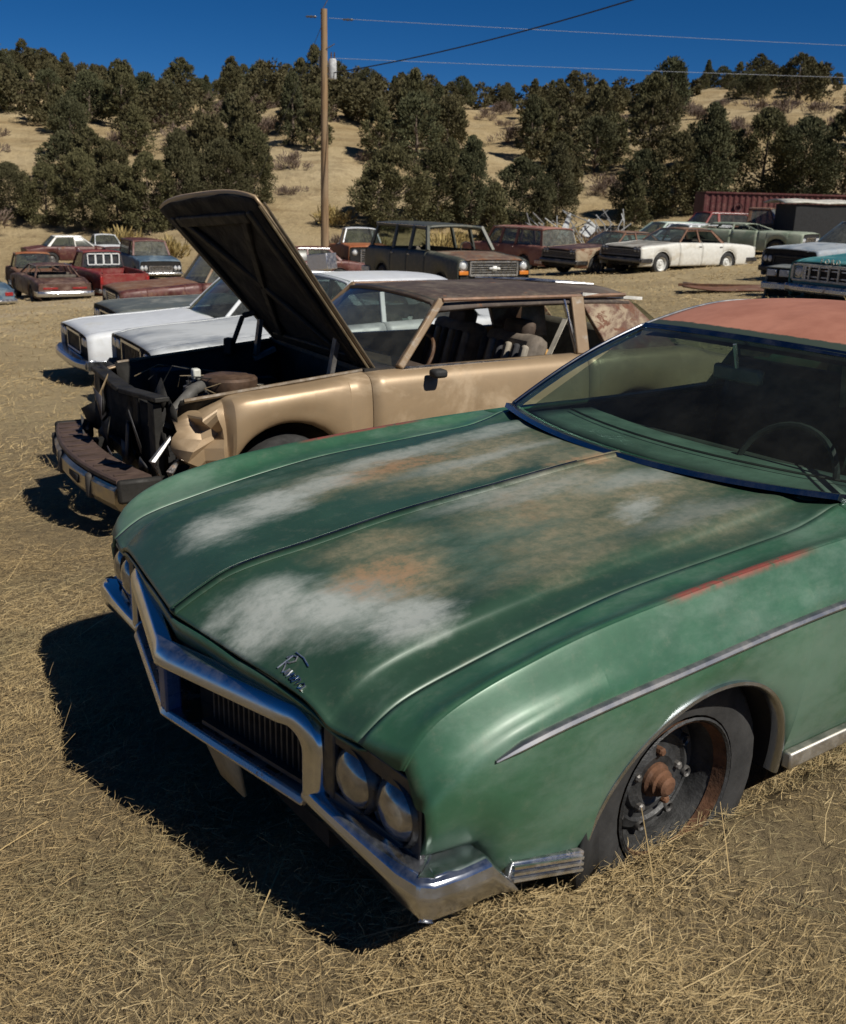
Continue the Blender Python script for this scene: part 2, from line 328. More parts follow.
def make_car(name, label, cat, loc, heading, body, roofm=None, hoodm=None, deckm=None, group=None, trim=None, glassm=None, seat=None, rimm=None, **kw):
    S = dict(DEF); S.update(kw); g = lambda k: S[k]
    fo, wb, ro, hw, sill = S['fo'], S['wb'], S['ro'], S['hw'], S['sill']; xe = -(wb + ro)
    xc, xw, xr, xb, roof, ry, by = S['xc'], S['xw'], S['xr'], S['xb'], S['roof'], S['ry'], S['by']
    roofm = roofm or body; hoodm = hoodm or body; deckm = deckm or body; trim = trim or CHROME2; glassm = glassm or GLASS; seat = seat or SEAT
    skip = S['skip']; pick = S['style'] == 'pickup'; wagon = S['style'] == 'wagon'
    z0 = tz(loc[0], loc[1]) if len(loc) < 3 else loc[2]
    root = thing(name, label, cat, (loc[0], loc[1], z0 - S['sunk']), R(heading), group, R(S['rollx']), R(S['pitch']))
    def ztop(x): return pchip([xe, xe + .35, xb, xc, -.1, fo - .25, fo], [S['zt'] - .05, S['zt'], S['zb'], S['zh'], S['zh'] - .45 * (S['zh'] - S['zf']), S['zf'] + .015, S['zf'] - .035], x)
    def wid(x): return hw * pchip([xe, xe + .5, -wb * .6, 0, fo - .35, fo], [.92, .98, 1, 1, .985, .945], x)
    ra = S['arch']
    def zbot(x):
        z = np.full_like(x, sill)
        for ax in (0., -wb):
            d = np.abs(x - ax); z = np.where(d < ra, np.maximum(z, S['r'] - .02 + np.sqrt(np.maximum(ra**2 - d**2, 0))), z)
        return z
    gf = [0, .012, .06, .17, .42, .72, .92, 1.0]; yf = [.80, .90, .955, .982, 1.0, .99, .965, .93]
    def side(x):
        zt_, w, zb_ = ztop(x), wid(x), zbot(x)
        return np.stack([np.stack([x, yf[j] * w, zt_ - (zt_ - zb_) * gf[j]], -1) for j in range(len(gf))], 1)
    def stations(a, b):
        xs = list(np.linspace(a, b, max(4, int(abs(a - b) * S['n'] / 4))))
        for ax in (0., -wb):
            for th in np.linspace(0, math.pi, 17): 
                for q in (.9999,):
                    xx = ax + ra * q * math.cos(th)
                    if min(a, b) < xx < max(a, b): xs.append(xx)
            for sg in (-1, 1):
                xx = ax + sg * ra * 1.004
                if min(a, b) < xx < max(a, b): xs.append(xx)
        xs = sorted(set(np.round(xs, 4)), reverse=True); return np.array(xs)
    seams = [fo] + list(S['doors']) + [xe]
    for i in range(len(seams) - 1):
        nm = 'fender' if i == 0 else ('quarter_panel' if i == len(seams) - 2 else 'door')
        for sg in (1, -1):
            if (nm, sg) in skip: continue
            P = crsub(side(stations(seams[i] - .003 * (i > 0), seams[i + 1] + .003 * (i < len(seams) - 2))), 3)
            if sg < 0: P = P * MIR
            if S['deform']: P = S['deform'](nm, P)
            o = MB().grid(P).build(nm, body, root, solid=.012, ang=50)
            if nm == 'door' and 'handle' not in skip:
                xh = seams[i + 1] + .10; zz = float(ztop(np.array([xh]))[0]) - .12
                MB().box((xh, sg * (hw * .985 + .012), zz), (.13, .02, .022)).build('handle', trim, o, bevel=.006)
    for sg in (1, -1):
        for ax in (0., -wb):
            th = np.linspace(R(4), R(176), 20)
            MB().tube([(ax + ra * math.cos(t), sg * hw * .955, S['r'] - .02 + ra * math.sin(t)) for t in th], .012, 5).build('wheel_arch_trim', body, root)
    yy = np.linspace(-1, 1, 25)
    def top(xa, xb_, m, nm, crown, ridge=0.):
        xs = np.linspace(xa, xb_, 16); P = np.zeros((16, 25, 3))
        P[:, :, 0] = xs[:, None]; P[:, :, 1] = yy * (wid(xs) * .797)[:, None]
        P[:, :, 2] = ztop(xs)[:, None] + crown * (1 - yy**2) * np.sin(np.pi * np.linspace(.08, .9, 16))[:, None]**.4 + ridge * np.exp(-(yy / .06)**2) - .006 + (ridge * .9) * (np.abs(yy) < .62)
        return MB().grid(P).build(nm, m, root, solid=.012, ang=60)
    if 'hood' not in skip: top(fo - .01, xc + .02, hoodm, 'hood', S['crown'], S['hoodridge'])
    if not wagon and not pick and 'deck' not in skip: top(xb - .02, xe + .01, deckm, 'trunk_lid', S['crown'])
    # underbody, wheel wells
    MB().box(((fo + xe) / 2, 0, sill + .06), (fo - xe - .12, hw * 1.15, .10)).build('floor_pan', DARK, root, smooth=False)
    for ax in (0., -wb):
        for sg in (1, -1):
            MB().box((ax, sg * (hw * .58), .46), (ra * 2.1, .04, .5)).build('wheel_well', DARK, root, smooth=False)
    if 'engine' not in skip: MB().box((-.05, 0, .52), (1.2, hw * 1.1, .5)).build('engine', DARK, root, smooth=False)
    if 'wheels' not in skip:
        for ax in (0., -wb):
            for sg in (1, -1): wheel(root, (ax, sg * (hw - .14), S['r'] - .02), sg, S['r'], .2, rimm)
    # front end
    if 'front' not in skip:
        zg0, zg1 = S['bump_z'] - .02, S['zf'] - .055; w = hw * .868
        MB().box((fo - .06, 0, (zg0 + zg1) / 2), (.05, 2 * w, zg1 - zg0)).build('front_panel', DARK if S.get('darkfront', True) else body, root, smooth=False)
        gy, g0, g1, gn, gk = S['grille']
        gr = MB()
        for a, b in (((gy, g0), (gy, g1)), ((gy, g1), (-gy, g1)), ((-gy, g1), (-gy, g0)), ((-gy, g0), (gy, g0))):
            gr.beam((fo - .015, *a), (fo - .015, *b), .04, .03)
        gro = gr.build('grille', trim, root, smooth=False)
        for k in range(gn):
            q = (k + .5) / gn
            if gk == 'h': MB().box((fo - .028, 0, g0 + (g1 - g0) * q), (.02, 2 * gy - .03, min(.022, (g1 - g0) / gn * .5))).build('grille_bar', S.get('barm') or trim, gro, smooth=False)
            else: MB().box((fo - .028, -gy + 2 * gy * q, (g0 + g1) / 2), (.02, min(.02, 2 * gy / gn * .4), g1 - g0 - .02)).build('grille_bar', S.get('barm') or trim, gro, smooth=False)
        for (ly, lz, lr) in S['lamps']:
            for sg in (1, -1):
                if S['lampshape'] == 'round':
                    o = MB().lathe([(lr * 1.18, -.03), (lr * 1.18, .01), (lr, .015), (lr, -.01)], (fo - .03, sg * ly, lz), 'X', 20).build('headlight', trim, root)
                    MB().lathe([(lr, -.015), (lr * .8, .012), (lr * .4, .024), (0, .028)], (fo - .03, sg * ly, lz), 'X', 20).build('lens', LENS, o)
                else:
                    o = MB().box((fo - .03, sg * ly, lz), (.05, lr * 2.2, lr * 1.5)).build('headlight', trim, root, bevel=.008)
                    MB().box((fo - .006, sg * ly, lz), (.012, lr * 1.9, lr * 1.2)).build('lens', LENS, o, bevel=.008)
        def bumper(x, sg, nm):
            bz, bh, bd = S['bump_z'], S['bump_h'], S['bump_d']
            path = []
            for y in np.linspace(-hw * .97, hw * .97, 25):
                q = abs(y) / (hw * .97); path.append(((x + sg * (.06 - .10 * q**4), y, bz), (sg, 0, 0), (0, 0, 1)))
            sec = [(-.05, -bh / 2), (bd * .5, -bh / 2 + .01), (bd * .72, -bh * .2), (bd * .72, bh * .2), (bd * .5, bh / 2 - .01), (-.05, bh / 2)]
            b = MB().sweep(path, sec)
            for s2 in (-1, 1):
                b.box((x - sg * .22, s2 * (hw * .985), bz), (.50, .035, bh * .85))
            return b.build(nm, S.get('bumpm') or trim, root, ang=35, bevel=.006)
        bumper(fo, 1, 'front_bumper')
    else:
        def bumper(x, sg, nm): 
            path = [((x + sg * (.06 - .10 * (abs(y) / hw)**4), y, S['bump_z']), (sg, 0, 0), (0, 0, 1)) for y in np.linspace(-hw * .95, hw * .95, 21)]
            return MB().sweep(path, [(-.05, -.07), (.07, -.06), (.1, 0), (.07, .06), (-.05, .07)]).build(nm, trim, root)
    # rear end
    zg0, zg1 = S['bump_z'] - .04, (S['zt'] - .055)
    tg = MB().box((xe + .035, 0, (zg0 + zg1) / 2), (.05, hw * 1.83, zg1 - zg0)).build('tailgate' if (pick or wagon) else 'rear_panel', deckm, root, bevel=.01)
    for (ty, tz_, tw, th) in S['tail']:
        for sg in (1, -1): MB().box((xe + .003, sg * ty, tz_), (.03, tw, th)).build('tail_light', REDL, root, bevel=.006)
    bumper(xe, -1, 'rear_bumper')
    # cabin
    zc = float(ztop(np.array([xc]))[0]); zbk = float(ztop(np.array([xb]))[0])
    bowb, bowt = .16, .06
    def wsurf(x0, z0_, y0, b0, x1, z1, y1, b1, n=9, m=17):
        P = np.zeros((n, m, 3)); u = np.linspace(-1, 1, m)
        for i, t in enumerate(np.linspace(0, 1, n)):
            P[i, :, 0] = (x0 - b0 * u**2) * (1 - t) + (x1 - b1 * u**2) * t
            P[i, :, 1] = u * (y0 * (1 - t) + y1 * t); P[i, :, 2] = z0_ * (1 - t) + (z1 - .035 * u**2) * t + .02 * math.sin(math.pi * t)
        return P
    if S['glass'] and S['windshield']:
        MB().grid(wsurf(xc + .07, zc + .012, by, bowb, xw + .03, roof - .012, ry, bowt)).build('windshield', glassm, root, ang=180)
    if S['glass'] and S['rearglass']:
        MB().grid(wsurf(xb - .04, zbk + .012, by * .97, -bowb * .6, xr - .02, roof - .018, ry, -bowt)).build('rear_window', glassm, root, ang=180)
    ns, ms = 14, 21; P = np.zeros((ns, ms, 3)); u = np.linspace(-1, 1, ms)
    for i, t in enumerate(np.linspace(0, 1, ns)):
        e = (2 * t - 1); x = xw + (xr - xw) * t
        P[i, :, 0] = x + (.07 - bowt * u**2 * 1.) * (1 - t) * (1 if t < .5 else 0) * (1 - 2 * t if t < .5 else 0) - (.05 - bowt * u**2) * (max(0, 2 * t - 1))
        P[i, :, 1] = u * (ry + .035) ; P[i, :, 2] = roof - .045 * np.abs(u)**2.6 - .022 * abs(e)**3 + (.012 if wagon else .0) - .045 * (np.abs(u) > .985)
    MB().grid(P).build('roof', roofm, root, solid=.06 if wagon else .025, ang=60)
    A0 = lambda sg: Vector((xc - bowb + .07, sg * by, zc)); A1 = lambda sg: Vector((xw - bowt + .02, sg * ry, roof - .05))
    C0 = lambda sg: Vector((xb + bowb * .55 - .03, sg * by * .97, zbk)); C1 = lambda sg: Vector((xr + bowt, sg * ry, roof - .055))
    cw = S.get('cpillar', .10); 
    for sg in (1, -1):
        MB().beam(A0(sg), A1(sg), .08 if wagon else .05, .085 if wagon else .055, (0, sg, .3)).build('windshield_pillar', roofm, root, bevel=.01)
        pc = MB(); a, b = C0(sg), C1(sg)
        pc.beam(a + Vector((cw * .45, 0, -.02)), b + Vector((cw * .45, 0, 0)), .05, cw + .02, (1, 0, 0)) if False else None
        v = [a + Vector((0, 0, -.02)), a + Vector((cw * 1.6, 0, -.02)), b + Vector((cw, 0, .012)), b + Vector((0, 0, .012))]
        v2 = [q - Vector((0, sg * .05, 0)) for q in v]
        pc.add(v + v2, [(0, 1, 2, 3), (7, 6, 5, 4), (0, 4, 5, 1), (1, 5, 6, 2), (2, 6, 7, 3), (3, 7, 4, 0)])
        pc.build('rear_pillar', roofm, root, bevel=.008)
        edges = [(A0(sg), A1(sg))]
        for px_ in S['pillars']:
            q = (px_ - xw) / (xr - xw); zz = float(ztop(np.array([px_]))[0])
            lo, hi = Vector((px_, sg * by, zz - .01)), Vector((px_ - .03, sg * (ry + .015), roof - .05))
            MB().beam(lo, hi, .05, S.get('pw', .13 if wagon else .06), (1, 0, 0)).build('door_pillar', roofm, root, bevel=.008); edges.append((lo, hi))
        edges.append((C0(sg) + Vector((cw * 1.5, 0, 0)), C1(sg) + Vector((cw, 0, 0))))
        if S['glass'] and S['sideglass']:
            for (l0, h0), (l1, h1) in zip(edges[:-1], edges[1:]):
                if (S.get('noside') == sg): continue
                pp = np.array([[l0 + (h0 - l0) * t, l1 + (h1 - l1) * t] for t in (0, .25, .5, .75, 1)])
                pp[:, :, 1] -= sg * .012
                MB().grid(pp).build('side_window', glassm, root)
        MB().tube([A1(sg) + Vector((0, sg * .03, .005)), C1(sg) + Vector((0, sg * .03, .005))], .014, 6).build('drip_rail', trim, root)
    # interior
    if 'interior' not in skip:
        zs = .46 * (S['zh'] / .95)
        MB().box((xc - .16, 0, zc - .12), (.30, by * 1.8, .17)).build('dashboard', INTER, root, bevel=.03)
        for sx in ([xw - .42] if pick else [xw - .35, min(xw - 1.25, xr - .02)]):
            so = MB().box((sx + .05, 0, zs), (.50, by * 1.62, .20)).build('seat', seat, root, bevel=.05)
            MB().box((sx - .24, 0, zs + .30), (.16, by * 1.6, .52), R(-14), 'Y').build('backrest', seat, so, bevel=.05)
        th = np.linspace(0, 2 * math.pi, 25)[:-1]
        MB().tube([(xc - .42 - .08 * math.sin(t) * 1.2, .36 + .19 * math.cos(t), zc + .02 + .17 * math.sin(t)) for t in th], .013, 6, True).build('steering_wheel', BLACK, root)
    if pick:
        xbk = xb - .06
        MB().box(((xbk + xe) / 2, 0, sill + .22), (xbk - xe - .1, hw * 1.7, .04)).build('bed_floor', DARK, root)
        MB().box((xbk, 0, (sill + .2 + S['zt']) / 2 + .03), (.05, hw * 1.75, S['zt'] - sill - .3)).build('cab_back', body, root)
        for sg in (1, -1):
            MB().box(((xbk + xe) / 2, sg * hw * .80, (sill + .24 + S['zt']) / 2), (xbk - xe, .04, S['zt'] - sill - .26)).build('bed_side', body, root)
    return root
# ---------------------------------------------------------------- the green coupe
GREEN = (.038, .116, .063); HGREEN = (.030, .072, .044)
def green_mat(name, grey=(), ochre=(), fa=.12, scratch=False, rough=.42, base=GREEN):
    t = NT(name); p = t.tc.outputs['Object']
    nz = t.n.new('ShaderNodeTexNoise'); nz.inputs['Scale'].default_value = 5; nz.inputs['Detail'].default_value = 9; nz.inputs['Roughness'].default_value = .7
    t.link(t.scaled((.55, 1.1, 1)), nz.inputs['Vector'])
    s1 = t.n.new('ShaderNodeVectorMath'); s1.operation = 'SUBTRACT'; t.link(nz.outputs['Color'], s1.inputs[0]); s1.inputs[1].default_value = (.5, .5, .5)
    s2 = t.n.new('ShaderNodeVectorMath'); s2.operation = 'MULTIPLY_ADD'; t.link(s1.outputs[0], s2.inputs[0]); s2.inputs[1].default_value = (.42, .30, 0); t.link(p, s2.inputs[2])
    def blobs(L):
        out = None
        for (x, y, ax, ay, w) in L:
            m = t.n.new('ShaderNodeMapping'); t.link(s2.outputs[0], m.inputs[0]); m.inputs['Location'].default_value = (-x / ax, -y / ay, 0); m.inputs['Scale'].default_value = (1 / ax, 1 / ay, 0)
            ln = t.n.new('ShaderNodeVectorMath'); ln.operation = 'LENGTH'; t.link(m.outputs[0], ln.inputs[0])
            k = t.ramp(ln.outputs['Value'], .25, 1.55, w, 0.)
            out = k if out is None else t.math('MAXIMUM', out, k)
        return out
    n1 = t.noise(2.2, 9, .7, off=3); n2 = t.noise(26, 8, .75, off=5); n3 = t.noise(70, 5, .7, off=8)
    c = t.mix(t.ramp(n1, .35, .7), tuple(x * .82 for x in base), tuple(x * 1.2 for x in base))
    ch = t.ramp(t.noise(1.7, 9, .72, t.scaled((.6, 1.2, 1.2)), off=11), .66 - fa, .9 - fa, 0, .42)
    c = t.mix(ch, c, (.20, .27, .22))
    wear = ch
    if ochre:
        b = blobs(ochre); oc = t.mix(t.ramp(n2, .3, .7), (.16, .16, .10), (.26, .215, .13)); oc = t.mix(t.ramp(n1, .52, .72, 0, .6), oc, (.29, .15, .065))
        m = t.math('MULTIPLY', b, t.ramp(n2, .2, .62, .55, 1.)); c = t.mix(m, c, oc); wear = t.math('MAXIMUM', wear, m)
    if grey:
        b = blobs(grey); m = t.math('MULTIPLY', b, t.ramp(n2, .22, .6, .6, 1.)); c = t.mix(m, c, t.mix(n1, (.29, .32, .29), (.40, .42, .39))); wear = t.math('MAXIMUM', wear, m)
    if grey and ochre:
        b = blobs([(.50, .33, .10, .09, .75), (-.02, -.40, .24, .05, .6), (-.5, -.02, .12, .05, .7)]); c = t.mix(t.math('MULTIPLY', b, t.ramp(n2, .35, .6, 0, .8)), c, (.32, .165, .075))
    if scratch:
        sp = t.n.new('ShaderNodeSeparateXYZ'); t.link(p, sp.inputs[0])
        a = t.math('ABSOLUTE', sp.outputs[1]); d = t.math('ABSOLUTE', t.math('SUBTRACT', a, .905))
        q = t.math('MULTIPLY', t.ramp(d, .006, .02, 1, 0), t.math('MULTIPLY', t.ramp(sp.outputs[0], .12, .02), t.ramp(sp.outputs[0], -.52, -.36)))
        c = t.mix(t.math('MULTIPLY', q, t.ramp(n2, .3, .55)), c, (.27, .07, .05))
    spk = t.ramp(n3, .72, .78, 0, .5); c = t.mix(spk, c, (.10, .06, .035))
    dust = t.ramp(n2, .5, .85, 0, .22); c = t.mix(dust, c, (.30, .27, .20))
    r = t.math('ADD', t.math('MULTIPLY', wear, .35), rough)
    t.bump(n3, .05, .003)
    t.fin(c, r, t.math('MULTIPLY', t.math('SUBTRACT', 1., wear), .15)); t.b.inputs['Coat Weight'].default_value = .22; t.b.inputs['Coat Roughness'].default_value = .33
    return t.m
GREY = [(-.32, -.28, .36, .06, .6), (-.10, -.52, .38, .06, .65), (-.52, .22, .2, .08, .55), (-.1, .05, .25, .05, .5), (.80, .24, .13, .13, 1), (.68, .38, .15, .13, 1), (.57, .53, .11, .11, 1), (.64, -.34, .13, .10, .95), (.46, -.40, .14, .10, .95), (.28, -.43, .14, .08, .8), (-.33, .42, .09, .05, .75), (-.55, -.53, .22, .07, .6), (-.22, .12, .26, .05, .45), (-.45, .55, .2, .06, .35)]
OCHRE = [(-.28, -.20, .42, .10, .85), (-.30, .12, .34, .11, .8), (-.1, .45, .3, .09, .7), (.47, .34, .16, .15, .9), (.40, .14, .16, .10, .75), (-.16, .24, .32, .16, .8), (-.42, .34, .26, .17, .8), (.08, .56, .26, .08, .6), (.10, -.42, .34, .15, .85), (-.36, -.34, .36, .18, .85), (-.56, -.03, .18, .14, .9), (-.45, .6, .25, .1, .4)]
HOODM = green_mat('green_hood_paint', GREY, OCHRE, .16, base=HGREEN)
FENDM = green_mat('green_fender_paint', scratch=True, fa=.24, rough=.40)
BODYM = green_mat('green_body_paint', fa=.12)
hero = thing('green_coupe', 'green two-door coupe with faded patchy hood and rusty orange roof, nearest the camera', 'car', (HX, HY, 0), HA)
XK = lambda L: ([q[0] for q in L], [q[1] for q in L])
Z0 = [(.956, .674), (.876, .716), (.788, .754), (.698, .771), (.574, .786), (.237, .831), (-.145, .863), (-.528, .893), (-.80, .905)]
Z1 = [(.853, .640), (.796, .697), (.74, .727), (.664, .750), (.552, .770), (.247, .808), (-.107, .838), (-.591, .880), (-.86, .895)]
Z2 = [(.852, .632), (.80, .669), (.744, .697), (.584, .735), (.288, .788), (.08, .815), (-.368, .842), (-.60, .857), (-.70, .876), (-.80, .900), (-1.2, .905)]
Z3 = [(.80, .617), (.785, .648), (.745, .700), (.65, .752), (.55, .782), (.32, .820), (.1, .838), (-.31, .860), (-.6, .869), (-.9, .873), (-1.5, .868), (-2.2, .872), (-2.8, .905), (-3.5, .875), (-4.3, .76)]
yl = [0, .02, .30, .52, .60, .64, .67, .76]
def hood_line(j, x):
    y = yl[j]; a = pchip(*XK(Z0), x + .137 * y * sm(.4, .9, x)); b = pchip(*XK(Z1), x); c = pchip(*XK(Z2), x)
    return [a, a - .002, a - .008, a - .012, .35 * a + .65 * b + .002, b, .55 * b + .45 * c - .006, c][j]
def hood_xf(y): return .956 - .137 * y
def hood_xr(y): return -.672 - .148 * (y / .76)**2
t_ = np.linspace(0, 1, 90)**1.12; P = []
for j, y in enumerate(yl):
    x = hood_xf(y) + (hood_xr(y) - hood_xf(y)) * t_; P.append(np.stack([x, np.full_like(x, y), hood_line(j, x)], -1))
HP = crsub(np.stack(P, 1), 5)
full = np.concatenate([(HP * MIR)[:, :0:-1], HP], 1)
hood = MB().grid(full).build('hood', HOODM, hero, solid=.012, ang=55)
def hoodz(x, y): 
    i = min(range(len(yl)), key=lambda k: abs(yl[k] - abs(y))); zz = [float(hood_line(j, np.array([x]))[0]) for j in range(len(yl))]; return float(np.interp(abs(y), yl, zz))
MB().tube([(x, 0, hoodz(x, 0) + .006) for x in np.linspace(.935, -.53, 50)], [.002] + [.0065] * 47 + [.004, .002], 8).build('hood_strip', chrome('dark_strip', .02, (.20, .21, .27), .25, .1), hood)
# side panels from hood seam to sill
def side_hero(s):
    """s: stations (x measured on the flank)"""
    k = np.clip((s - .5) / .3, 0, 1); L = []
    z3 = pchip(*XK(Z3), s)
    base = pchip([.80, .67, .60, .5, .40, -.45, -3.3, -4.3], [.405, .405, .305, .275, .255, .27, .27, .33], s)
    bot = base.copy()
    for ax, az, rr in ((-.035, .245, .372), (-3.06, .20, .36)):
        d = np.abs(s - ax); bot = np.where(d < rr, np.maximum(bot, az + np.sqrt(np.maximum(rr**2 - d**2, 0)) * .985), bot)
    mold = pchip([.80, .74, .66, .56, .40, .20, -.553, -2, -3, -4.3], [.535, .585, .632, .662, .678, .690, .727, .735, .745, .68], s)
    mold = np.minimum(mold, z3 - .06)
    fl = .04 * k**2                                          # nose narrows a little at its front edge
    hip = pchip([-4.3, -3.2, -2.6, -1.5, -.5, .8], [-.05, .02, .018, 0, 0, 0], s)
    xf = [.052, .04, .028, .02, .016, .012, .008, .004, 0, 0, 0]
    z2 = np.where(s > -1.0, pchip(*XK(Z2), s + .052 * k), z3 + .03)
    ys = [.764, .84, .892, .910, .919, .956, .988, .992, .984, .962, .935]
    zs = [z2, .5 * z2 + .5 * z3 - .012 * (1 - k), z3 - .001, z3, z3 - .007, z3 - .068, np.maximum(mold + .012, bot + .02), None, None, None, bot]
    m = zs[6]; zs[7] = m - .30 * (m - bot); zs[8] = m - .58 * (m - bot); zs[9] = m - .86 * (m - bot)
    out = []; am = np.clip((bot - base) / .30, 0, 1)
    for j in range(11):
        yy = ys[j] + (0, 0, 0, 0, 0, 0, 0, .004, .012, .030, .052)[j] * am + hip * (j > 1) - fl * (0, .2, .5, .6, .66, .85, 1, 1, 1, 1, 1)[j]
        out.append(np.stack([s + xf[j] * k, yy, zs[j]], -1))
    return np.stack(out, 1)
def hero_st(a, b, n):
    xs = list(np.linspace(a, b, n))
    for ax, rr in ((-.035, .372), (-3.06, .36)):
        for th in np.linspace(0, math.pi, 49):
            xx = ax + rr * .9999 * math.cos(th)
            if min(a, b) < xx < max(a, b): xs.append(xx)
        for sg in (-1, 1):
            xx = ax + sg * (rr + .0015)
            if min(a, b) < xx < max(a, b): xs.append(xx)
    return np.array(sorted(set(np.round(xs, 4)), reverse=True))
for sg in (1, -1):
    for nm, a, b, n, m in (('fender', .80, -.80, 70, FENDM), ('door', -.805, -2.20, 30, BODYM), ('quarter_panel', -2.205, -4.30, 44, BODYM)):
        P = crsub(side_hero(hero_st(a, b, n)), 5); P = P if sg > 0 else P * MIR
        o = MB().grid(P).build(nm, m, hero, solid=.010, ang=55)
        if nm == 'door':
            MB().box((-2.05, sg * .995, .66), (.17, .025, .03)).build('handle', CHROME, o, bevel=.008)
        ml = [(x, sg * float(crsub(side_hero(np.array([x])), 1)[0, 6, 1] + .006), float(side_hero(np.array([x]))[0, 6, 2]) - .012) for x in np.linspace(min(a, .655), b, 24)]
        MB().tube(ml, [.004] + [.014] * 23 if nm == 'fender' else .014, 8, sq=.75).build('side_moulding', chrome('dull_moulding', .1, (.34, .34, .35), .42, .35), o)
    for ax, az, rr in ((-.035, .245, .372), (-3.06, .20, .36)):
        th = np.linspace(R(-2), R(183), 44)
        path = [((ax + rr * math.cos(q), sg * (.938 + .052 * math.sin(max(0, q))), az + .985 * rr * math.sin(q)), (math.cos(q), 0, math.sin(q)), (0, sg, 0)) for q in th]
        MB().sweep(path, [(-.008, -.03), (-.008, .004), (-.002, .010), (.006, .008), (.009, .0)]).build('wheel_arch_trim', chrome('arch_chrome', .03, (.50, .53, .58), .2, .12), hero, ang=50)
        MB().sweep([((p_[0] * 1., p_[1] - sg * .02, p_[2]), a_, b_) for p_, a_, b_ in path], [(-.006, -.42), (-.006, 0), (.004, 0), (.004, -.42)]).build('wheel_well', DARK, hero)
    hw_l = wheel(hero, (-.035, sg * .805, .272), sg, .34, .205, plain('black_wheel', (.05, .05, .05), .55, .3, .6, 14, .3), 'wheel', deep=True)
    wheel(hero, (-3.06, sg * .84, .25), sg, .34, .20, plain('black_wheel', (.05, .05, .05)), 'wheel')
    MB().beam((-.42, sg * .958, .268), (-2.66, sg * .958, .262), .03, .05).build('rocker_moulding', chrome('dusty_chrome', .2, (.55, .52, .46), .4), hero, bevel=.006)
    MB().add([(.385, sg * .962, .25), (.352, sg * .955, .37), (.325, sg * .948, .40), (.285, sg * .925, .30), (.25, sg * .905, .17), (.37, sg * .95, .17)], [(0, 1, 2, 3, 4, 5)]).build('splash_guard', BLACK, hero, solid=.012)
    # ribbed trim behind the bumper end
    rt = MB().beam((.585, sg * .958, .322), (.37, sg * .966, .272), .02, .055).build('ribbed_trim', CHROME2, hero, bevel=.004)
    for q in (-.016, 0, .016):
        MB().beam((.58, sg * .972, .324 + q), (.375, sg * .98, .274 + q), .012, .007).build('rib', CHROME, rt)
# exposed hub of the near front wheel: rusty drum, grease cap, studs
w0 = [o for o in hero.children if o.name.startswith('wheel') and 'well' not in o.name and 'arch' not in o.name][0]
RLIP = MB().lathe([(.204, .099), (.196, .074), (.192, .062), (.188, .062), (.198, .098)], n=40).build('rim_lip', RUST, w0)
hb = MB().lathe([(.050, .015), (.048, .030), (.040, .038), (.038, .050), (.030, .054), (.028, .070), (.018, .077), (0, .078)], n=20).build('hub', RUST, w0, ang=30)
for k in range(5):
    a = 2 * math.pi * k / 5 + .4
    MB().lathe([(.012, .01), (.012, .034), (.008, .039), (0, .039)], (.082 * math.cos(a), 0, .084 * math.sin(a)), n=8).build('wheel_nut', RUST if k % 2 else STEEL, w0, ang=30)
for k in range(8):
    a = 2 * math.pi * k / 8 + .2
    MB().lathe([(.017, .0), (.018, .012), (.014, .020), (.009, .016), (.008, .004), (0, .004)], (.140 * math.cos(a), 0, .140 * math.sin(a)), n=10).build('wheel_slot', plain('slot_metal', (.10, .095, .09), .5, .4, .6, 20), w0)
# front: chrome loop, divided grille, bumper wings, headlights
CH = chrome('bumper_chrome', .06, (.52, .54, .58), .16, .14)
lp = []
def loop_pts(sg):
    pts = []
    for y in np.linspace(0, .475, 10): pts.append(((.988 - .235 * y, sg * y, .566 + .045 * y), (0, 0, 1)))
    cx, cz, rr = .500, .510, .083
    for q in np.linspace(R(80), R(0), 9): pts.append(((.988 - .235 * (cx + rr * math.cos(q)), sg * (cx + rr * math.cos(q)), cz + rr * math.sin(q)), (0, sg * math.cos(q), math.sin(q))))
    for z in np.linspace(.49, .400, 6): pts.append(((.851, sg * .583, z), (0, sg, 0)))
    return pts
sec = [(-.034, -.04), (-.036, .016), (-.026, .025), (.0, .020), (.020, .004), (.028, -.03)]
Lp = loop_pts(1); Rp = loop_pts(-1)[::-1][:-1]
MB().sweep([(p_, n_, (1, 0, 0)) for p_, n_ in Rp + Lp], sec).build('bumper_loop', CH, hero, ang=50, bevel=.004)
bb = [((.985 - .225 * abs(y) - .004, y, .402 - .03 * abs(y)), (0, 0, 1), (1, 0, 0)) for y in np.linspace(-.555, .555, 31)]
MB().sweep(bb, [(-.020, -.10), (-.022, .016), (-.014, .024), (.004, .014), (.012, -.10)]).build('bumper_lower_bar', CHROME2, hero, ang=50, bevel=.004)
MB().beam((.972, 0, .39), (.972, 0, .54), .05, .045, (1, 0, 0)).build('grille_divider', plain('painted_sky_reflection', (.022, .075, .21), .35), hero, bevel=.006)  # chrome bar coloured flat blue: its sky reflection is painted in
FIN = plain('dark_fin', (.07, .07, .072), .4, .5, .3, 20)
gp_ = MB()
for sg in (1, -1): gp_.add([(.90 - .22 * y, sg * y, z) for y, z in ((.02, .37), (.58, .37), (.58, .60), (.02, .58))], [(0, 1, 2, 3)])
gp_ = gp_.build('grille_back', DARK, hero, solid=.02)
fin_me = mesh_of(MB().box((0, 0, 0), (.03, .009, .145)), 'grille_fin', FIN)
for sg in (1, -1):
    fr = MB().beam((.930, sg * .14, .415), (.835, sg * .545, .405), .03, .012).beam((.930, sg * .14, .525), (.835, sg * .545, .55), .03, .012).build('grille', FIN, hero)
    for k in range(20):
        y = .155 + k * .0205; put('grille_fin', fin_me, fr, (.945 - .215 * y - .012, sg * y, .475))
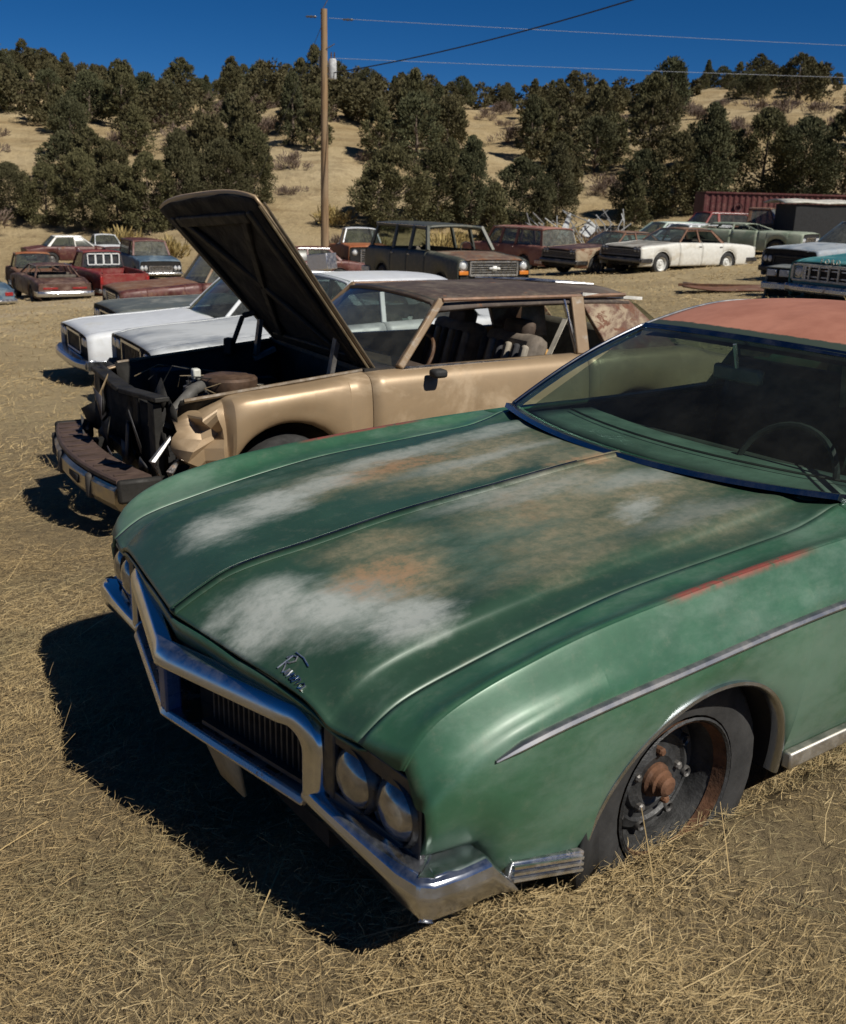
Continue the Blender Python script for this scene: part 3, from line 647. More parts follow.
for sg in (1, -1):
    path = [((.866, sg * .545, .372), (.97, sg * .2, 0), (0, 0, .80)), ((.868, sg * .60, .378), (.97, sg * .2, 0), (0, 0, .70)), ((.868, sg * .66, .381), (.97, sg * .2, 0), (0, 0, .66)), ((.862, sg * .80, .374), (.97, sg * .2, 0), (0, 0, .78)), ((.853, sg * .92, .362), (.96, sg * .26, 0), (0, 0, .92)), ((.838, sg * .978, .356), (.80, sg * .6, 0), (0, 0, 1)), ((.81, sg * .995, .353), (.3, sg * .95, 0), (0, 0, 1.)), ((.74, sg * 1.0, .350), (0, sg, 0), (0, 0, 1.0)), ((.668, sg * 1.0, .350), (0, sg, 0), (0, 0, 1.0)), ((.588, sg * .997, .300), (0, sg, 0), (0, 0, .16))]
    MB().sweep(path, [(-.11, .060), (-.016, .064), (.002, .054), (.011, .024), (-.004, -.026), (-.022, -.052), (-.10, -.060)]).build('bumper_wing', CH, hero, ang=28, bevel=.005)
    # headlight pocket
    bz = plain('bezel_grey', (.10, .10, .095), .5, .4, .4, 14)
    a, b = np.array([.848, .632]), np.array([.802, .905])
    def bp(u, v, d=0.): q = a + (b - a) * u; return (q[0] - d, sg * q[1], (.430 - .026 * u) + v * (.166 + .0 * u))
    pk = MB().add([bp(0, 0, .03), bp(1, 0, .03), bp(1, 1, .03), bp(0, 1, .03)], [(0, 1, 2, 3)])
    pko = pk.build('headlight_panel', bz, hero, solid=.01)
    rim = MB(); cs = [(0, 0), (1, 0), (1, 1), (0, 1)]
    for i in range(4): rim.beam(bp(*cs[i], .008), bp(*cs[(i + 1) % 4], .008), .045, .016, (1, 0, 0))
    rim.build('headlight_surround', FIN, hero, bevel=.004)
    for u in (.265, .755):
        cx, cy, cz = bp(u, .5, .02)
        ring = MB().lathe([(.086, -.03), (.086, .008), (.078, .020), (.074, .012), (.073, -.01)], (cx, cy, cz), 'X', 30).build('headlight', plain('lamp_ring', (.09, .09, .09), .35, .7, .3, 20), hero)
        MB().lathe([(.074, .002), (.066, .016), (.050, .028), (.028, .036), (0, .039)], (cx, cy, cz), 'X', 30).build('lens', plain('old_lens', (.36, .36, .35), .14, .75, .35, 25), ring, ang=180)
    MB().add([(.84, sg * .60, .60), (.84, sg * .60, .40), (.775, sg * .90, .385), (.775, sg * .90, .60)], [(0, 1, 2, 3)]).build('lamp_back', DARK, hero)
MB().add([(.90, -.02, .36), (.89, .24, .36), (.85, .20, .19), (.85, .05, .18)], [(0, 1, 2, 3)]).build('lower_bracket', plain('cream_plate', (.42, .36, .24), .7), hero, solid=.01, bevel=.003)
MB().box((.35, 0, .42), (.9, 1.1, .4)).build('engine', DARK, hero, smooth=False)
MB().box((-1.7, 0, .30), (4.8, 1.2, .10)).box((-1.55, 0, .302), (1.9, 1.84, .09)).build('floor_pan', DARK, hero, smooth=False)
HD = [[], []]
for y in np.linspace(-.76, .76, 41):
    ay = abs(y); xh = hood_xf(ay); HD[0].append((xh - .004, y, hoodz(xh, ay) - .014)); HD[1].append((min(xh, .988 - .235 * ay) - .026, y, .575 + .02 * ay))
MB().grid(HD).build('header_panel', FENDM, hero, solid=.008)
CW = [[], []]
for u in np.linspace(-1, 1, 31):
    y = u * .76; CW[0].append((hood_xr(abs(y)) + .02, y, hoodz(hood_xr(abs(y)), abs(y)) - .016)); CW[1].append((-.73 - .15 * u * u, u * .80, .895 + .018 * u * u))
MB().grid(CW).build('cowl', FENDM, hero, solid=.01)
# script emblem on the hood nose, drawn as wire letters
STROKES = [[(0, 0), (.02, .5), (.05, 1.0)], [(-.12, .72), (.02, 1.0), (.28, 1.12), (.42, .9), (.25, .62), (.06, .55)], [(.06, .55), (.25, .3), (.4, .02), (.48, .12), (.55, .42)], [(.55, .42), (.55, .08), (.62, .04), (.7, .3), (.74, .45)], [(.74, .45), (.8, .02), (.92, .42)], [(.98, .42), (.98, .08), (1.05, .04), (1.12, .25)], [(1.12, .22), (1.26, .28), (1.24, .44), (1.14, .38), (1.14, .1), (1.24, .02), (1.36, .3)], [(1.36, .3), (1.4, .44), (1.5, .4), (1.46, .05), (1.56, .2)], [(1.86, .36), (1.74, .45), (1.64, .25), (1.7, .04), (1.82, .15), (1.86, .42), (1.88, .06), (1.98, .1)]]
em = MB()
for st in STROKES:
    em.tube([(.876 + .040 * v + .0 * u, .445 + .056 * u, hoodz(.876 + .040 * v, .445 + .056 * u) + .004) for u, v in [(a_, -b_) for a_, b_ in st]], .0022, 5)
fr_ = [(.0, 1.25), (.6, 1.3), (1.2, 1.15)] or [(-.3, 1.0), (-.2, 1.4), (.9, 1.15), (1.5, .95), (1.7, .6)]
em.tube([(.876 - .040 * v, .445 + .056 * u, hoodz(.876 - .040 * v, .445 + .056 * u) + .004) for u, v in fr_], .0018, 5)
em.build('script_emblem', CHROME, hero)
# windshield, frame, roof, interior
def ws(u, t):
    x = (-.70 - .15 * u**2) * (1 - t) + (-1.285 - .11 * u**2) * t; y = u * (.765 * (1 - t) + .605 * t)
    z = (.898 + .02 * u**2) * (1 - t) + (1.252 - .025 * u**2) * t + .025 * math.sin(math.pi * t); return (x, y, z)
MB().grid([[ws(u, t) for u in np.linspace(-1, 1, 33)] for t in np.linspace(0, 1, 13)]).build('windshield', glass('tinted_windshield', (.60, .76, .68), .030, .02), hero, ang=180)
WF = chrome('frame_chrome', .0, (.26, .27, .30), .2, .1)
fp = [ws(u, 0) for u in np.linspace(-1, 1, 25)] ; fb = MB().sweep([((p_[0] + .02, p_[1], p_[2] - .008), (.9, 0, .42), (-.42, 0, .9)) for p_ in fp], [(-.03, -.012), (-.03, .012), (.0, .016), (.036, .006), (.036, -.012)])
fb.build('windshield_lower_frame', WF, hero)
for sg in (1, -1):
    pts = [Vector(ws(sg, t)) for t in np.linspace(0, 1, 9)]
    MB().sweep([(p_ + Vector((-.012, sg * .022, .0)), (0, sg, .25), (-.5, 0, .86)) for p_ in pts], [(-.018, -.03), (-.018, .008), (0, .011), (.012, .003), (.012, -.03)]).build('windshield_pillar', WF, hero)
    MB().tube([p_ + Vector((.004, sg * .0, .010)) for p_ in pts], .005, 6).build('pillar_trim', WF, hero)
MB().sweep([(Vector(ws(u, 1)) + Vector((-.012, 0, .006)), (.6, 0, -.6), (.5, 0, .8)) for u in np.linspace(-1, 1, 25)], [(-.012, -.012), (-.012, .008), (.018, .008), (.018, -.012)]).build('windshield_upper_frame', WF, hero)
def roof_mat():
    t = NT('rusty_roof'); sp = t.n.new('ShaderNodeSeparateXYZ'); t.link(t.tc.outputs['Object'], sp.inputs[0])
    n = t.noise(3, 9, .7); n2 = t.noise(18, 8, .75, off=4); n3 = t.noise(2, 9, .7, t.scaled((.4, 2, 1)), off=6)
    c = t.mix(t.ramp(n, .3, .7), (.32, .125, .078), (.44, .19, .125)); c = t.mix(t.ramp(n3, .5, .75, 0, .6), c, (.25, .10, .066))
    y2 = t.math('MULTIPLY', sp.outputs[1], sp.outputs[1]); edge = t.math('ADD', t.math('ADD', sp.outputs[0], t.math('MULTIPLY', y2, .31)), t.math('MULTIPLY', t.math('SUBTRACT', n2, .5), .05))
    c = t.mix(t.ramp(edge, -1.385, -1.37), c, (.035, .05, .035))
    t.bump(n2, .12, .004); return t.fin(c, .62, 0)
P = []
for t in np.linspace(0, 1, 26):
    row = []
    for u in np.linspace(-1, 1, 31):
        x = (-1.292 - .11 * u**2) * (1 - t) + (-2.42 + .06 * u**2) * t
        z = 1.262 + .118 * math.sin(math.pi * t * .75) - .05 * abs(u)**2.4 * (.55 + .45 * math.sin(math.pi * t)) - .03 * t
        row.append((x, u * (.615 + .025 * math.sin(math.pi * t)), z))
    P.append(row)
MB().grid(P).build('roof', roof_mat(), hero, solid=.02, ang=60)
for sg in (1, -1):
    MB().add([(-2.15, sg * .80, .875), (-3.15, sg * .74, .89), (-2.46, sg * .60, 1.235), (-2.28, sg * .62, 1.235)], [(0, 1, 2, 3)]).build('rear_pillar', BODYM, hero, solid=.05, bevel=.01)
    MB().tube([P[i][0 if sg < 0 else -1] for i in range(26)], .006, 6).build('drip_rail', chrome('pale_trim', .1, (.7, .68, .62), .3), hero)
    MB().grid([[Vector((-.90, sg * .76, .885)) * (1 - t) + Vector((-1.40, sg * .60, 1.235)) * t, Vector((-2.10, sg * .77, .885)) * (1 - t) + Vector((-2.24, sg * .61, 1.235)) * t] for t in (0, .3, .6, 1)]).build('side_window', GLASS, hero)
MB().grid([[(-2.42 + .05 * u * u - .74 * t, u * (.60 + .12 * t), 1.300 - .03 * u * u - .395 * t + .02 * math.sin(3.14 * t)) for u in np.linspace(-1, 1, 17)] for t in np.linspace(0, 1, 8)]).build('rear_window', GLASS, hero, ang=180)
MB().grid([[(-3.13 - 1.17 * t, u * (.745 - .03 * t), .898 + .02 * (1 - u * u) - .13 * t * t) for u in np.linspace(-1, 1, 13)] for t in np.linspace(0, 1, 10)]).build('trunk_lid', BODYM, hero, solid=.012)
MB().box((-4.27, 0, .55), (.05, 1.76, .42)).build('rear_panel', BODYM, hero, bevel=.02)
MB().box((-4.34, 0, .42), (.12, 1.9, .16)).build('rear_bumper', CH, hero, bevel=.03)
for sg in (1, -1): MB().box((-4.30, sg * .55, .60), (.03, .55, .09)).build('tail_light', REDL, hero, bevel=.01)
DASH = plain('green_dash', (.12, .155, .132), .55, 0, .3, 6)
MB().grid([[(-.78 - .12 * u * u - .36 * t, u * .72, .885 + .005 * (1 - t) - .01 * t * t) for u in np.linspace(-1, 1, 15)] for t in np.linspace(0, 1, 7)]).build('dash_top', DASH, hero, solid=.03)
for t in (.55,): MB().tube([(-.78 - .12 * u * u - .30 * t, u * .66, .904 - .008 * t) for u in np.linspace(-1, 1, 15)], .0045, 5).build('dash_groove', INTER, hero)
MB().box((-1.20, 0, .77), (.06, 1.42, .20)).build('dash_face', INTER, hero, bevel=.02)
th = np.linspace(0, 2 * math.pi, 33)[:-1]
sw = MB().tube([(-1.10 - .07 * math.sin(q), .36 + .20 * math.cos(q), .835 + .180 * math.sin(q)) for q in th], .012, 8, True)
sw.beam((-1.10, .17, .835), (-1.10, .55, .835), .03, .02).tube([(-1.10, .36, .835), (-.95, .36, .78)], .03, 8).build('steering_wheel', BLACK, hero)
MB().box((-1.30, -.02, 1.125), (.03, .22, .06)).build('rear_view_mirror', plain('mirror_back', (.10, .12, .11), .4), hero, bevel=.012)
MB().tube([(-1.29, -.02, 1.15), (-1.26, -.02, 1.24)], .008, 6).build('mirror_stem', CHROME, hero)
GS = plain('green_vinyl', (.03, .045, .035), .6, 0, .4, 6)
for sx, nm in ((-1.80, 'seat'), (-2.62, 'rear_seat')):
    so = MB().box((sx, 0, .50), (.52, 1.36, .22)).build(nm, GS, hero, bevel=.06)
    for yy_ in (-.36, .36): MB().box((sx - .30, yy_, .77), (.18, .66, .56), R(-16), 'Y').build('backrest', GS, so, bevel=.06)
for sg in (1, -1): MB().add([(-.86, sg * .80, .86), (-2.3, sg * .80, .86), (-2.3, sg * .84, .30), (-.86, sg * .84, .30)], [(0, 1, 2, 3)]).build('door_trim', GS, hero, solid=.02)
MB().grid([[(q[0], q[1] * .97, q[2] - .04) for q in row] for row in P]).build('headliner', INTER, hero)
TORN = plain('torn_trim', (.42, .34, .20), .9, 0, .4, 20)
MB().add([(-1.75, .12, 1.17), (-1.75, .22, 1.17), (-1.72, .19, 1.0), (-1.71, .16, .99)], [(0, 1, 2, 3)]).build('torn_headliner', TORN, hero, solid=.004)
MB().add([(-1.42, -.12, 1.24), (-1.45, .05, 1.24), (-1.40, .03, 1.19), (-1.38, -.08, 1.185)], [(0, 1, 2, 3)]).build('torn_headliner', TORN, hero, solid=.004)
# ---------------------------------------------------------------- the tan coupe with its hood up
TAN = paint('tan_paint', (.35, .25, .15), fade=(.42, .32, .21), rust=(.20, .09, .045), fa=.25, ra=.05, rough=.42, metal=.25, sc=1.3, seed=3, da=.25)
VINYL = paint('brown_vinyl_roof', (.070, .050, .040), fade=(.13, .105, .085), rust=(.17, .075, .04), fa=.3, ra=.25, rough=.6, metal=0, sc=2.2, seed=5)
PEEL = paint('peeling_vinyl', (.12, .055, .035), fade=(.44, .36, .25), rust=(.15, .065, .04), fa=.42, ra=.45, rough=.7, metal=0, sc=3.2, seed=8)
SOOT = plain('sooty_metal', (.02, .018, .015), .7, .2, .6, 5, .3)
def tri(x): return 2 * np.abs(x - np.floor(x + .5))
def crumple(nm, P):
    if nm == 'fender' and P[0, 0, 1] > 0:
        x, y, z = P[..., 0].copy(), P[..., 1].copy(), P[..., 2].copy(); s = sm(.34, .60, x); s2 = sm(.28, .40, x); P = P.copy()
        f1 = tri(x * 4.2 + z * 1.9 + .15); f2 = tri(z * 3.4 - x * 2.2 + .4); f3 = tri(x * 2.1 - z * 5.2)
        P[..., 1] = y - .055 * np.exp(-((x - .40) / .035)**2) - s * (.02 + .085 * f1 + .06 * f2 + .035 * f3)
        P[..., 0] = x - s * (.10 * f2 + .07 * tri(z * 5.1)); P[..., 2] = z + s * (.05 * f1 - .07) - .02 * s2 * f3
        P[..., 1] += -.010 * np.exp(-((x + .12) / .14)**2 - ((z - .76) / .05)**2)
    return P
TX, TY, TH = -1.263, 6.62, -149
tan = make_car('tan_coupe', 'tan coupe with its hood propped open, bare smashed front end and brown vinyl roof', 'car', (TX, TY, -.27), TH, TAN, roofm=VINYL, deckm=TAN,
    fo=.74, wb=2.75, ro=1.15, hw=.93, zf=.83, zh=.95, zb=.97, zt=.90, roof=1.40, xc=-.70, xw=-1.15, xr=-2.82, xb=-3.30, ry=.62, by=.79, doors=(-.54, -2.26), pillars=(-2.28,), r=.31, arch=.395, cpillar=.42, pw=.11,
    skip=('hood', 'front', 'engine', 'handle', 'interior'), deform=crumple, sideglass=False, glassm=glass('dirty_glass', (.62, .68, .64), .08), tail=((.6, .62, .4, .12),), trim=CHROME2, sunk=0.)
for o in [o for o in tan.children if o.name.startswith('wheel_arch_trim')]: bpy.data.objects.remove(o)
for o in list(tan.children):
    if o.name.startswith('rear_pillar'): o.data.materials[0] = PEEL
    if o.name.startswith('fender') and max(v.co.y for v in o.data.vertices) > .5: o.data.set_sharp_from_angle(angle=R(17))
    if o.name.startswith('door_pillar'): o.data.materials[0] = paint('bronze_pillar', (.24, .16, .09), rough=.5, fa=.2, ra=.2, sc=4); o.scale = (1, 1, 1)
    if o.name.startswith('drip_rail'): o.data.materials[0] = plain('brown_drip', (.22, .12, .07), .6)
    if o.name.startswith('windshield_pillar'): o.data.materials[0] = paint('bronze_pillar', (.24, .16, .09), rough=.5, fa=.2, ra=.2, sc=4)
# opened hood
hd = Vector((.585, 0, .811)); hn = Vector((-.811, 0, .585)); hb_ = Vector((-.63, 0, .955))
def hp(s, y, n=0.):
    a = R(50.9 + 3.1 * y / .72); d, q = Vector((math.cos(a), 0, math.sin(a))), Vector((-math.sin(a), 0, math.cos(a)))
    return hb_ + d * s + q * n + Vector((0, y, 0))
def hw_(s): return .76 - .015 * s**3
hl = lambda y: 1.33 - .05 * (abs(y) / .7)**4
rows = [[hp(s * hl(u * .7), u * hw_(s), .025 * (1 - u * u) - .015 * s**6) for u in np.linspace(-1, 1, 21)] for s in np.linspace(0, 1, 22)]
oh = MB().grid(rows).build('open_hood', TAN, tan, solid=.014)
rows2 = [[hp(.03 + s * (hl(u * .7) - .045), u * (hw_(s) - .022), -.028 + .012 * math.sin(9 * s + 4 * u) * math.cos(7 * u)) for u in np.linspace(-1, 1, 31)] for s in np.linspace(0, 1, 32)]
MB().grid(rows2).build('hood_lining', plain('sooty_lining', (.017, .015, .012), .9, 0, .93, 5.5, .6), oh, solid=.008)
for a in (((.05, -.66), (1.2, -.60)), ((.05, .66), (1.2, .60)), ((.08, -.5), (.62, 0)), ((.08, .5), (.62, 0)), ((1.18, -.5), (.62, 0)), ((1.18, .5), (.62, 0)), ((.10, -.6), (.10, .6)), ((1.16, -.55), (1.16, .55))):
    MB().beam(hp(a[0][0], a[0][1], -.045), hp(a[1][0], a[1][1], -.045), .075, .035, hn).build('hood_brace', SOOT, oh, bevel=.012)
for sg in (1, -1):
    for off, m in ((0, plain('dark_bronze_edge', (.10, .075, .045), .5)), (-.03, plain('bronze_edge', (.26, .2, .12), .4, .5))):
        MB().tube([hp(s, sg * (hw_(s / 1.3) + .002 + off * .3), .0 + off) for s in np.linspace(.0, 1.22, 14)], .008, 6).build('hood_edge', m, oh)
    MB().tube([hp(s, sg * .62, -.04) for s in (.02, .12)] , .02, 6).build('hinge_mount', SOOT, oh)
    MB().beam((-.38, sg * .62, .86), hp(.26, sg * .62, -.05), .05, .03).beam((-.52, sg * .60, .90), (-.36, sg * .62, .83), .06, .03).build('hood_hinge', STEEL, tan)
MB().beam((-.20, -.70, .86), (-.30, -.66, 1.14), .035, .035).beam((-.20, -.70, .86), (-.205, -.695, .98), .07, .07).beam((-.30, -.66, 1.14), (-.38, -.60, 1.17), .05, .04).build('hood_strut', SOOT, tan, bevel=.012)
# engine bay
MB().box((-.62, 0, .66), (.05, 1.5, .56)).build('firewall', SOOT, tan)
MB().box((-.66, 0, .945), (.22, 1.56, .03)).build('cowl', plain('black_cowl', (.03, .028, .026), .5), tan)
for sg in (1, -1): MB().grid([[(x, sg * (.60 + .02 * math.sin(9 * x)), .42), (x, sg * .64, .62), (x, sg * .70, .80), (x, sg * .745, float(.83 + .11 * (0.7 - x) / 1.3))] for x in np.linspace(.62, -.6, 10)]).build('inner_fender', SOOT, tan, solid=.01)
for sg in (1, -1): MB().tube([(x, sg * .745, .83 + .115 * (.7 - x) / 1.25) for x in np.linspace(.60, -.58, 12)], .014, 6).build('fender_rail', plain('bronze_rail', (.15, .105, .06), .6), tan)
eb = MB().box((-.05, 0, .55), (.72, .50, .36)); eb.box((-.05, .20, .72), (.60, .12, .10)); eb.box((-.05, -.20, .72), (.60, .12, .10)); eb.build('engine', SOOT, tan, bevel=.02)
MB().lathe([(0, .75), (.10, .75), (.17, .78), (.18, .80), (.18, .85), (.165, .865), (.13, .868), (.12, .875), (0, .876)], (.12, .18, 0), 'Z', 28).build('air_cleaner', plain('brown_housing', (.10, .06, .038), .6, .2, .4, 12), tan)
MB().lathe([(.05, .72), (.05, .80), (.03, .81), (.03, .835), (0, .835)], (.35, .10, 0), 'Z', 12).build('carburettor', STEEL, tan)
MB().box((.32, .12, .88), (.05, .06, .07)).build('reservoir', plain('white_plastic', (.62, .62, .55), .5, 0, .2, 12), tan, bevel=.01)
MB().tube([(.36, .34, .82), (.38, .38, .85), (.44, .43, .84), (.52, .48, .79), (.60, .50, .72), (.64, .50, .64)], .035, 10).build('radiator_hose', plain('grey_hose', (.10, .095, .085), .7), tan)
MB().box((.30, -.48, .72), (.26, .18, .20)).build('battery', BLACK, tan, bevel=.01)
for k in range(7):
    y0 = -.5 + k * .16; MB().tube([(.55 - .05 * k, y0, .78), (.40, y0 + .06, .86 + .02 * (k % 3)), (.15, y0 * .5, .84), (-.1, y0 * .4 + .1, .80)], .004, 5).build('wire', BLACK if k % 3 else plain('tan_wire', (.16, .12, .07), .6), tan)
# radiator support and broken nose
rs = MB().beam((.72, -.80, .80), (.76, .05, .80), .10, .03).beam((.76, .05, .80), (.70, .66, .84), .09, .03); rs.box((.72, -.74, .55), (.05, .14, .50)); rs.box((.72, .56, .58), (.05, .12, .46)); rs.box((.71, -.05, .34), (.06, 1.5, .08)); rs.box((.70, .12, .58), (.04, .12, .42))
rs.build('radiator_support', SOOT, tan, bevel=.006)
MB().grid([[(.69 + .02 * math.sin(7 * y), y, z) for y in np.linspace(-.68, .52, 10)] for z in np.linspace(.36, .76, 5)]).build('radiator', DARK, tan, solid=.04)
MB().grid([[(.80 + .07 * math.sin(5 * y) - .1 * z, y, z + .05 * math.sin(6 * y)) for y in np.linspace(-.30, .30, 8)] for z in np.linspace(.36, .58, 4)]).build('torn_shroud', plain('grey_black_sheet', (.045, .044, .045), .6, .1, .4, 6), tan, solid=.006)
MB().tube([(.76, -.70, .52), (.84, -.62, .47), (.90, -.45, .46)], .012, 6).build('bent_rod', STEEL, tan)
for a, b, c in (((.66, .66, .62), (.80, .74, .50), (.74, .70, .36)), ((.62, .70, .50), (.72, .80, .44), (.70, .74, .34))):
    MB().tube([a, b, c], [.012, .022, .01], 6).build('torn_bracket', CHROME2, tan)
rj = random.Random(3); SHEET = [plain('grey_black_sheet', (.045, .044, .045)), SOOT, plain('tan_bracket', (.26, .19, .11), .6, .2, .4, 9), plain('purple_grey', (.06, .055, .06), .55, .2)]
for k in range(20):
    c = Vector((rj.uniform(.64, .90), rj.uniform(-.72, .68), rj.uniform(.38, .80))); a_ = rj.uniform(0, 6.28); sz = rj.uniform(.05, .13)
    q = [c + Vector((rj.uniform(-.5, .5) * sz, math.cos(a_ + i * 1.57) * sz, math.sin(a_ + i * 1.57) * sz * rj.uniform(.5, 1.6))) for i in range(4)]
    MB().add(q, [(0, 1, 2), (0, 2, 3)]).build('torn_sheet', SHEET[(0, 1, 3, 1, 0, 1, 2)[k % 7]], tan, solid=.005, ang=10)
bx = lambda y: 1.02 - .10 * ((y + .05) / .8)**2
ys_ = np.linspace(-.86, .76, 22)
MB().sweep([((bx(y) + .03, y, .385), (1, 0, 0), (0, 0, 1)) for y in ys_], [(-.14, .01), (-.13, .045), (.06, .04), (.07, .03), (.07, .01)]).build('bumper_pad', plain('brown_pad', (.085, .055, .042), .6, 0, .3, 8), tan, ang=30)
pad = tan.children[-1]
for k in range(12):
    y = -.80 + k * .135; MB().box((bx(y) - .01, y, .432), (.17, .012, .006)).build('pad_rib', plain('brown_pad', (.085, .055, .042)), pad)
MB().sweep([((bx(y) + .065, y, .305), (1, 0, 0), (0, 0, 1)) for y in ys_], [(-.04, -.07), (.02, -.075), (.05, -.03), (.05, .05), (.03, .075), (-.02, .075)]).build('bumper_bar', chrome('tan_chrome', .3, (.50, .44, .34), .35), tan, ang=30)
for y in (-.45, .15): MB().box((bx(y) + .105, y, .315), (.03, .22, .055)).build('bumper_slot', DARK, tan, bevel=.01)
for y in (-.72, -.2, .42): MB().box((bx(y) + .09, y, .315), (.08, .07, .15)).build('bumper_guard', plain('rubber_guard', (.05, .045, .04), .7), tan, bevel=.02)
for sg in (1, -1): MB().box((.90, sg * .84 - .02, .365), (.26, .05, .14)).build('bumper_end', SOOT, tan, bevel=.02)
for y in (-.5, .45): MB().box((.88, y, .325), (.30, .08, .10)).build('bumper_bracket', SOOT, tan)
# interior
BR = plain('brown_trim', (.07, .048, .034), .8, 0, .4, 7)
MB().box((-.92, 0, .86), (.34, 1.46, .16)).build('dashboard', BR, tan, bevel=.04)
th = np.linspace(0, 2 * math.pi, 29)[:-1]
MB().tube([(-1.16 - .09 * math.sin(q), .37 + .18 * math.cos(q), .93 + .16 * math.sin(q)) for q in th], .013, 7, True).build('steering_wheel', plain('brown_wheel', (.10, .055, .03), .5), tan)
CL = plain('grey_brown_cloth', (.17, .14, .11), .9, 0, .4, 8)
for yy_ in (-.38, .38):
    so = MB().box((-1.62, yy_, .52), (.52, .62, .20)).build('seat', CL, tan, bevel=.06)
    bk = MB().box((-1.93, yy_, .80), (.17, .60, .58), R(-18), 'Y').build('backrest', CL, so, bevel=.06)
    for k in range(6): MB().beam((-1.79, yy_ - .25 + k * .1, .60), (-1.90, yy_ - .25 + k * .1, 1.02), .055, .05, (1, 0, 0)).build('seat_pleat', plain('pleat_light', (.33, .29, .23), .9) if k % 2 else plain('pleat_dark', (.05, .05, .055), .9), so, bevel=.02)
    MB().box((-2.02, yy_, 1.10), (.11, .30, .15), R(-14), 'Y').build('headrest', BR, so, bevel=.045)
MB().box((-2.10, .56, .86), (.20, .06, .24), R(-20), 'Y').build('torn_side_foam', plain('orange_foam', (.42, .24, .08), .9, 0, .4, 20), tan, bevel=.03)
MB().box((-2.62, 0, .58), (.5, 1.3, .22)).build('rear_seat', CL, tan, bevel=.06)
MB().box((-2.92, 0, .82), (.18, 1.3, .5), R(-18), 'Y').build('rear_backrest', CL, tan, bevel=.06)
MB().add([(-2.10, .30, 1.30), (-2.24, .36, 1.30), (-2.26, .40, 1.04), (-2.05, .34, 1.06)], [(0, 1, 2, 3)]).build('torn_trim', plain('pale_trim_board', (.40, .33, .22), .9, 0, .35, 16), tan, solid=.01)
MB().beam((-2.18, .70, 1.20), (-2.02, .72, .92), .045, .004).build('seat_belt', plain('cream_belt', (.55, .50, .40), .8), tan)
MB().box((-.98, .965, .935), (.10, .09, .055)).build('door_mirror', BLACK, tan, bevel=.02)
for sg in (1, -1): MB().beam((-.80, sg * .80, .952), (-2.24, sg * .80, .955), .03, .012).build('window_sill_trim', CHROME2, tan)
for sg in (1, -1): MB().beam((-2.24, sg * .795, .95), (-2.20, sg * .64, 1.33), .02, .02).build('window_channel', CHROME, tan)
MB().beam((-2.35, .655, 1.365), (-2.95, .62, 1.315), .02, .022).build('white_roof_moulding', plain('white_moulding', (.68, .66, .60), .5), tan)
for k in range(3): MB().tube([(-2.1 - .12 * k, -.35 + .1 * k, 1.405), (-2.45, -.1 + .16 * k, 1.41), (-2.75, .10 + .1 * k, 1.395)], .008, 5).build('loose_trim_strip', CHROME, tan)
# ---------------------------------------------------------------- the other wrecks
WHITE = paint('white_paint', (.66, .68, .70), fade=(.52, .53, .52), fa=.2, ra=.03, rough=.35, metal=0, seed=11, da=.18)
SILVER = paint('silver_paint', (.34, .36, .37), fade=(.52, .54, .55), fa=.5, ra=.02, rough=.35, metal=.25, seed=14, da=.15, sc=.8)
GREYGRN = paint('grey_green_paint', (.10, .115, .11), fade=(.2, .21, .2), fa=.3, ra=.1, rough=.5, seed=16)
MAROON = paint('maroon_paint', (.085, .022, .020), fade=(.16, .06, .05), fa=.3, ra=.35, rough=.45, seed=17)
BROWN = paint('brown_metal_paint', (.09, .045, .035), fade=(.2, .13, .1), fa=.35, ra=.3, rough=.4, metal=.2, seed=18)
RED = paint('red_paint', (.20, .022, .022), fade=(.24, .07, .06), fa=.35, ra=.15, rough=.42, seed=19)
RUSTY = paint('all_rust', (.14, .06, .035), fade=(.2, .13, .09), fa=.4, ra=.5, rough=.75, metal=0, seed=20)
OLIVE = paint('dark_olive_paint', (.055, .062, .05), fade=(.2, .19, .14), fa=.2, ra=.15, rough=.5, seed=21)
PINKRED = paint('faded_red_paint', (.20, .065, .05), fade=(.30, .15, .12), fa=.5, ra=.3, rough=.6, seed=22)
TANF = paint('tan_brown_paint', (.26, .18, .11), fade=(.36, .29, .2), fa=.4, ra=.45, rough=.6, seed=23)
OFFW = paint('rust_streaked_white', (.66, .65, .60), fade=(.5, .46, .38), fa=.25, ra=.12, rough=.45, metal=0, seed=24)
OFFWH = paint('mottled_white_hood', (.36, .34, .30), fade=(.12, .12, .11), fa=.5, ra=.3, rough=.55, metal=0, seed=25)
BLUEG = paint('blue_grey_paint', (.20, .25, .30), fade=(.34, .37, .40), fa=.5, ra=.18, rough=.5, seed=26)
TEAL = paint('teal_paint', (.035, .19, .20), fade=(.10, .26, .26), fa=.35, ra=.03, rough=.38, seed=27)
BLUE = paint('blue_paint', (.05, .10, .16), fade=(.18, .24, .28), fa=.4, ra=.2, rough=.5, seed=28)
PALEG = paint('pale_green_paint', (.20, .25, .18), fade=(.3, .33, .26), fa=.5, ra=.15, rough=.5, seed=29)
ORANGE = paint('orange_paint', (.34, .10, .03), fade=(.36, .18, .09), fa=.35, ra=.25, rough=.55, seed=30)
MINT = paint('mint_paint', (.30, .42, .36), fade=(.45, .52, .46), fa=.4, ra=.1, rough=.5, seed=31)
def fwd(h, d): return (math.cos(R(h)) * d, math.sin(R(h)) * d)
CLEAN = chrome('clean_chrome', .0, (.42, .44, .48), .22, .12)
DKBAR = plain('dark_bar', (.05, .05, .055), .45, .3)
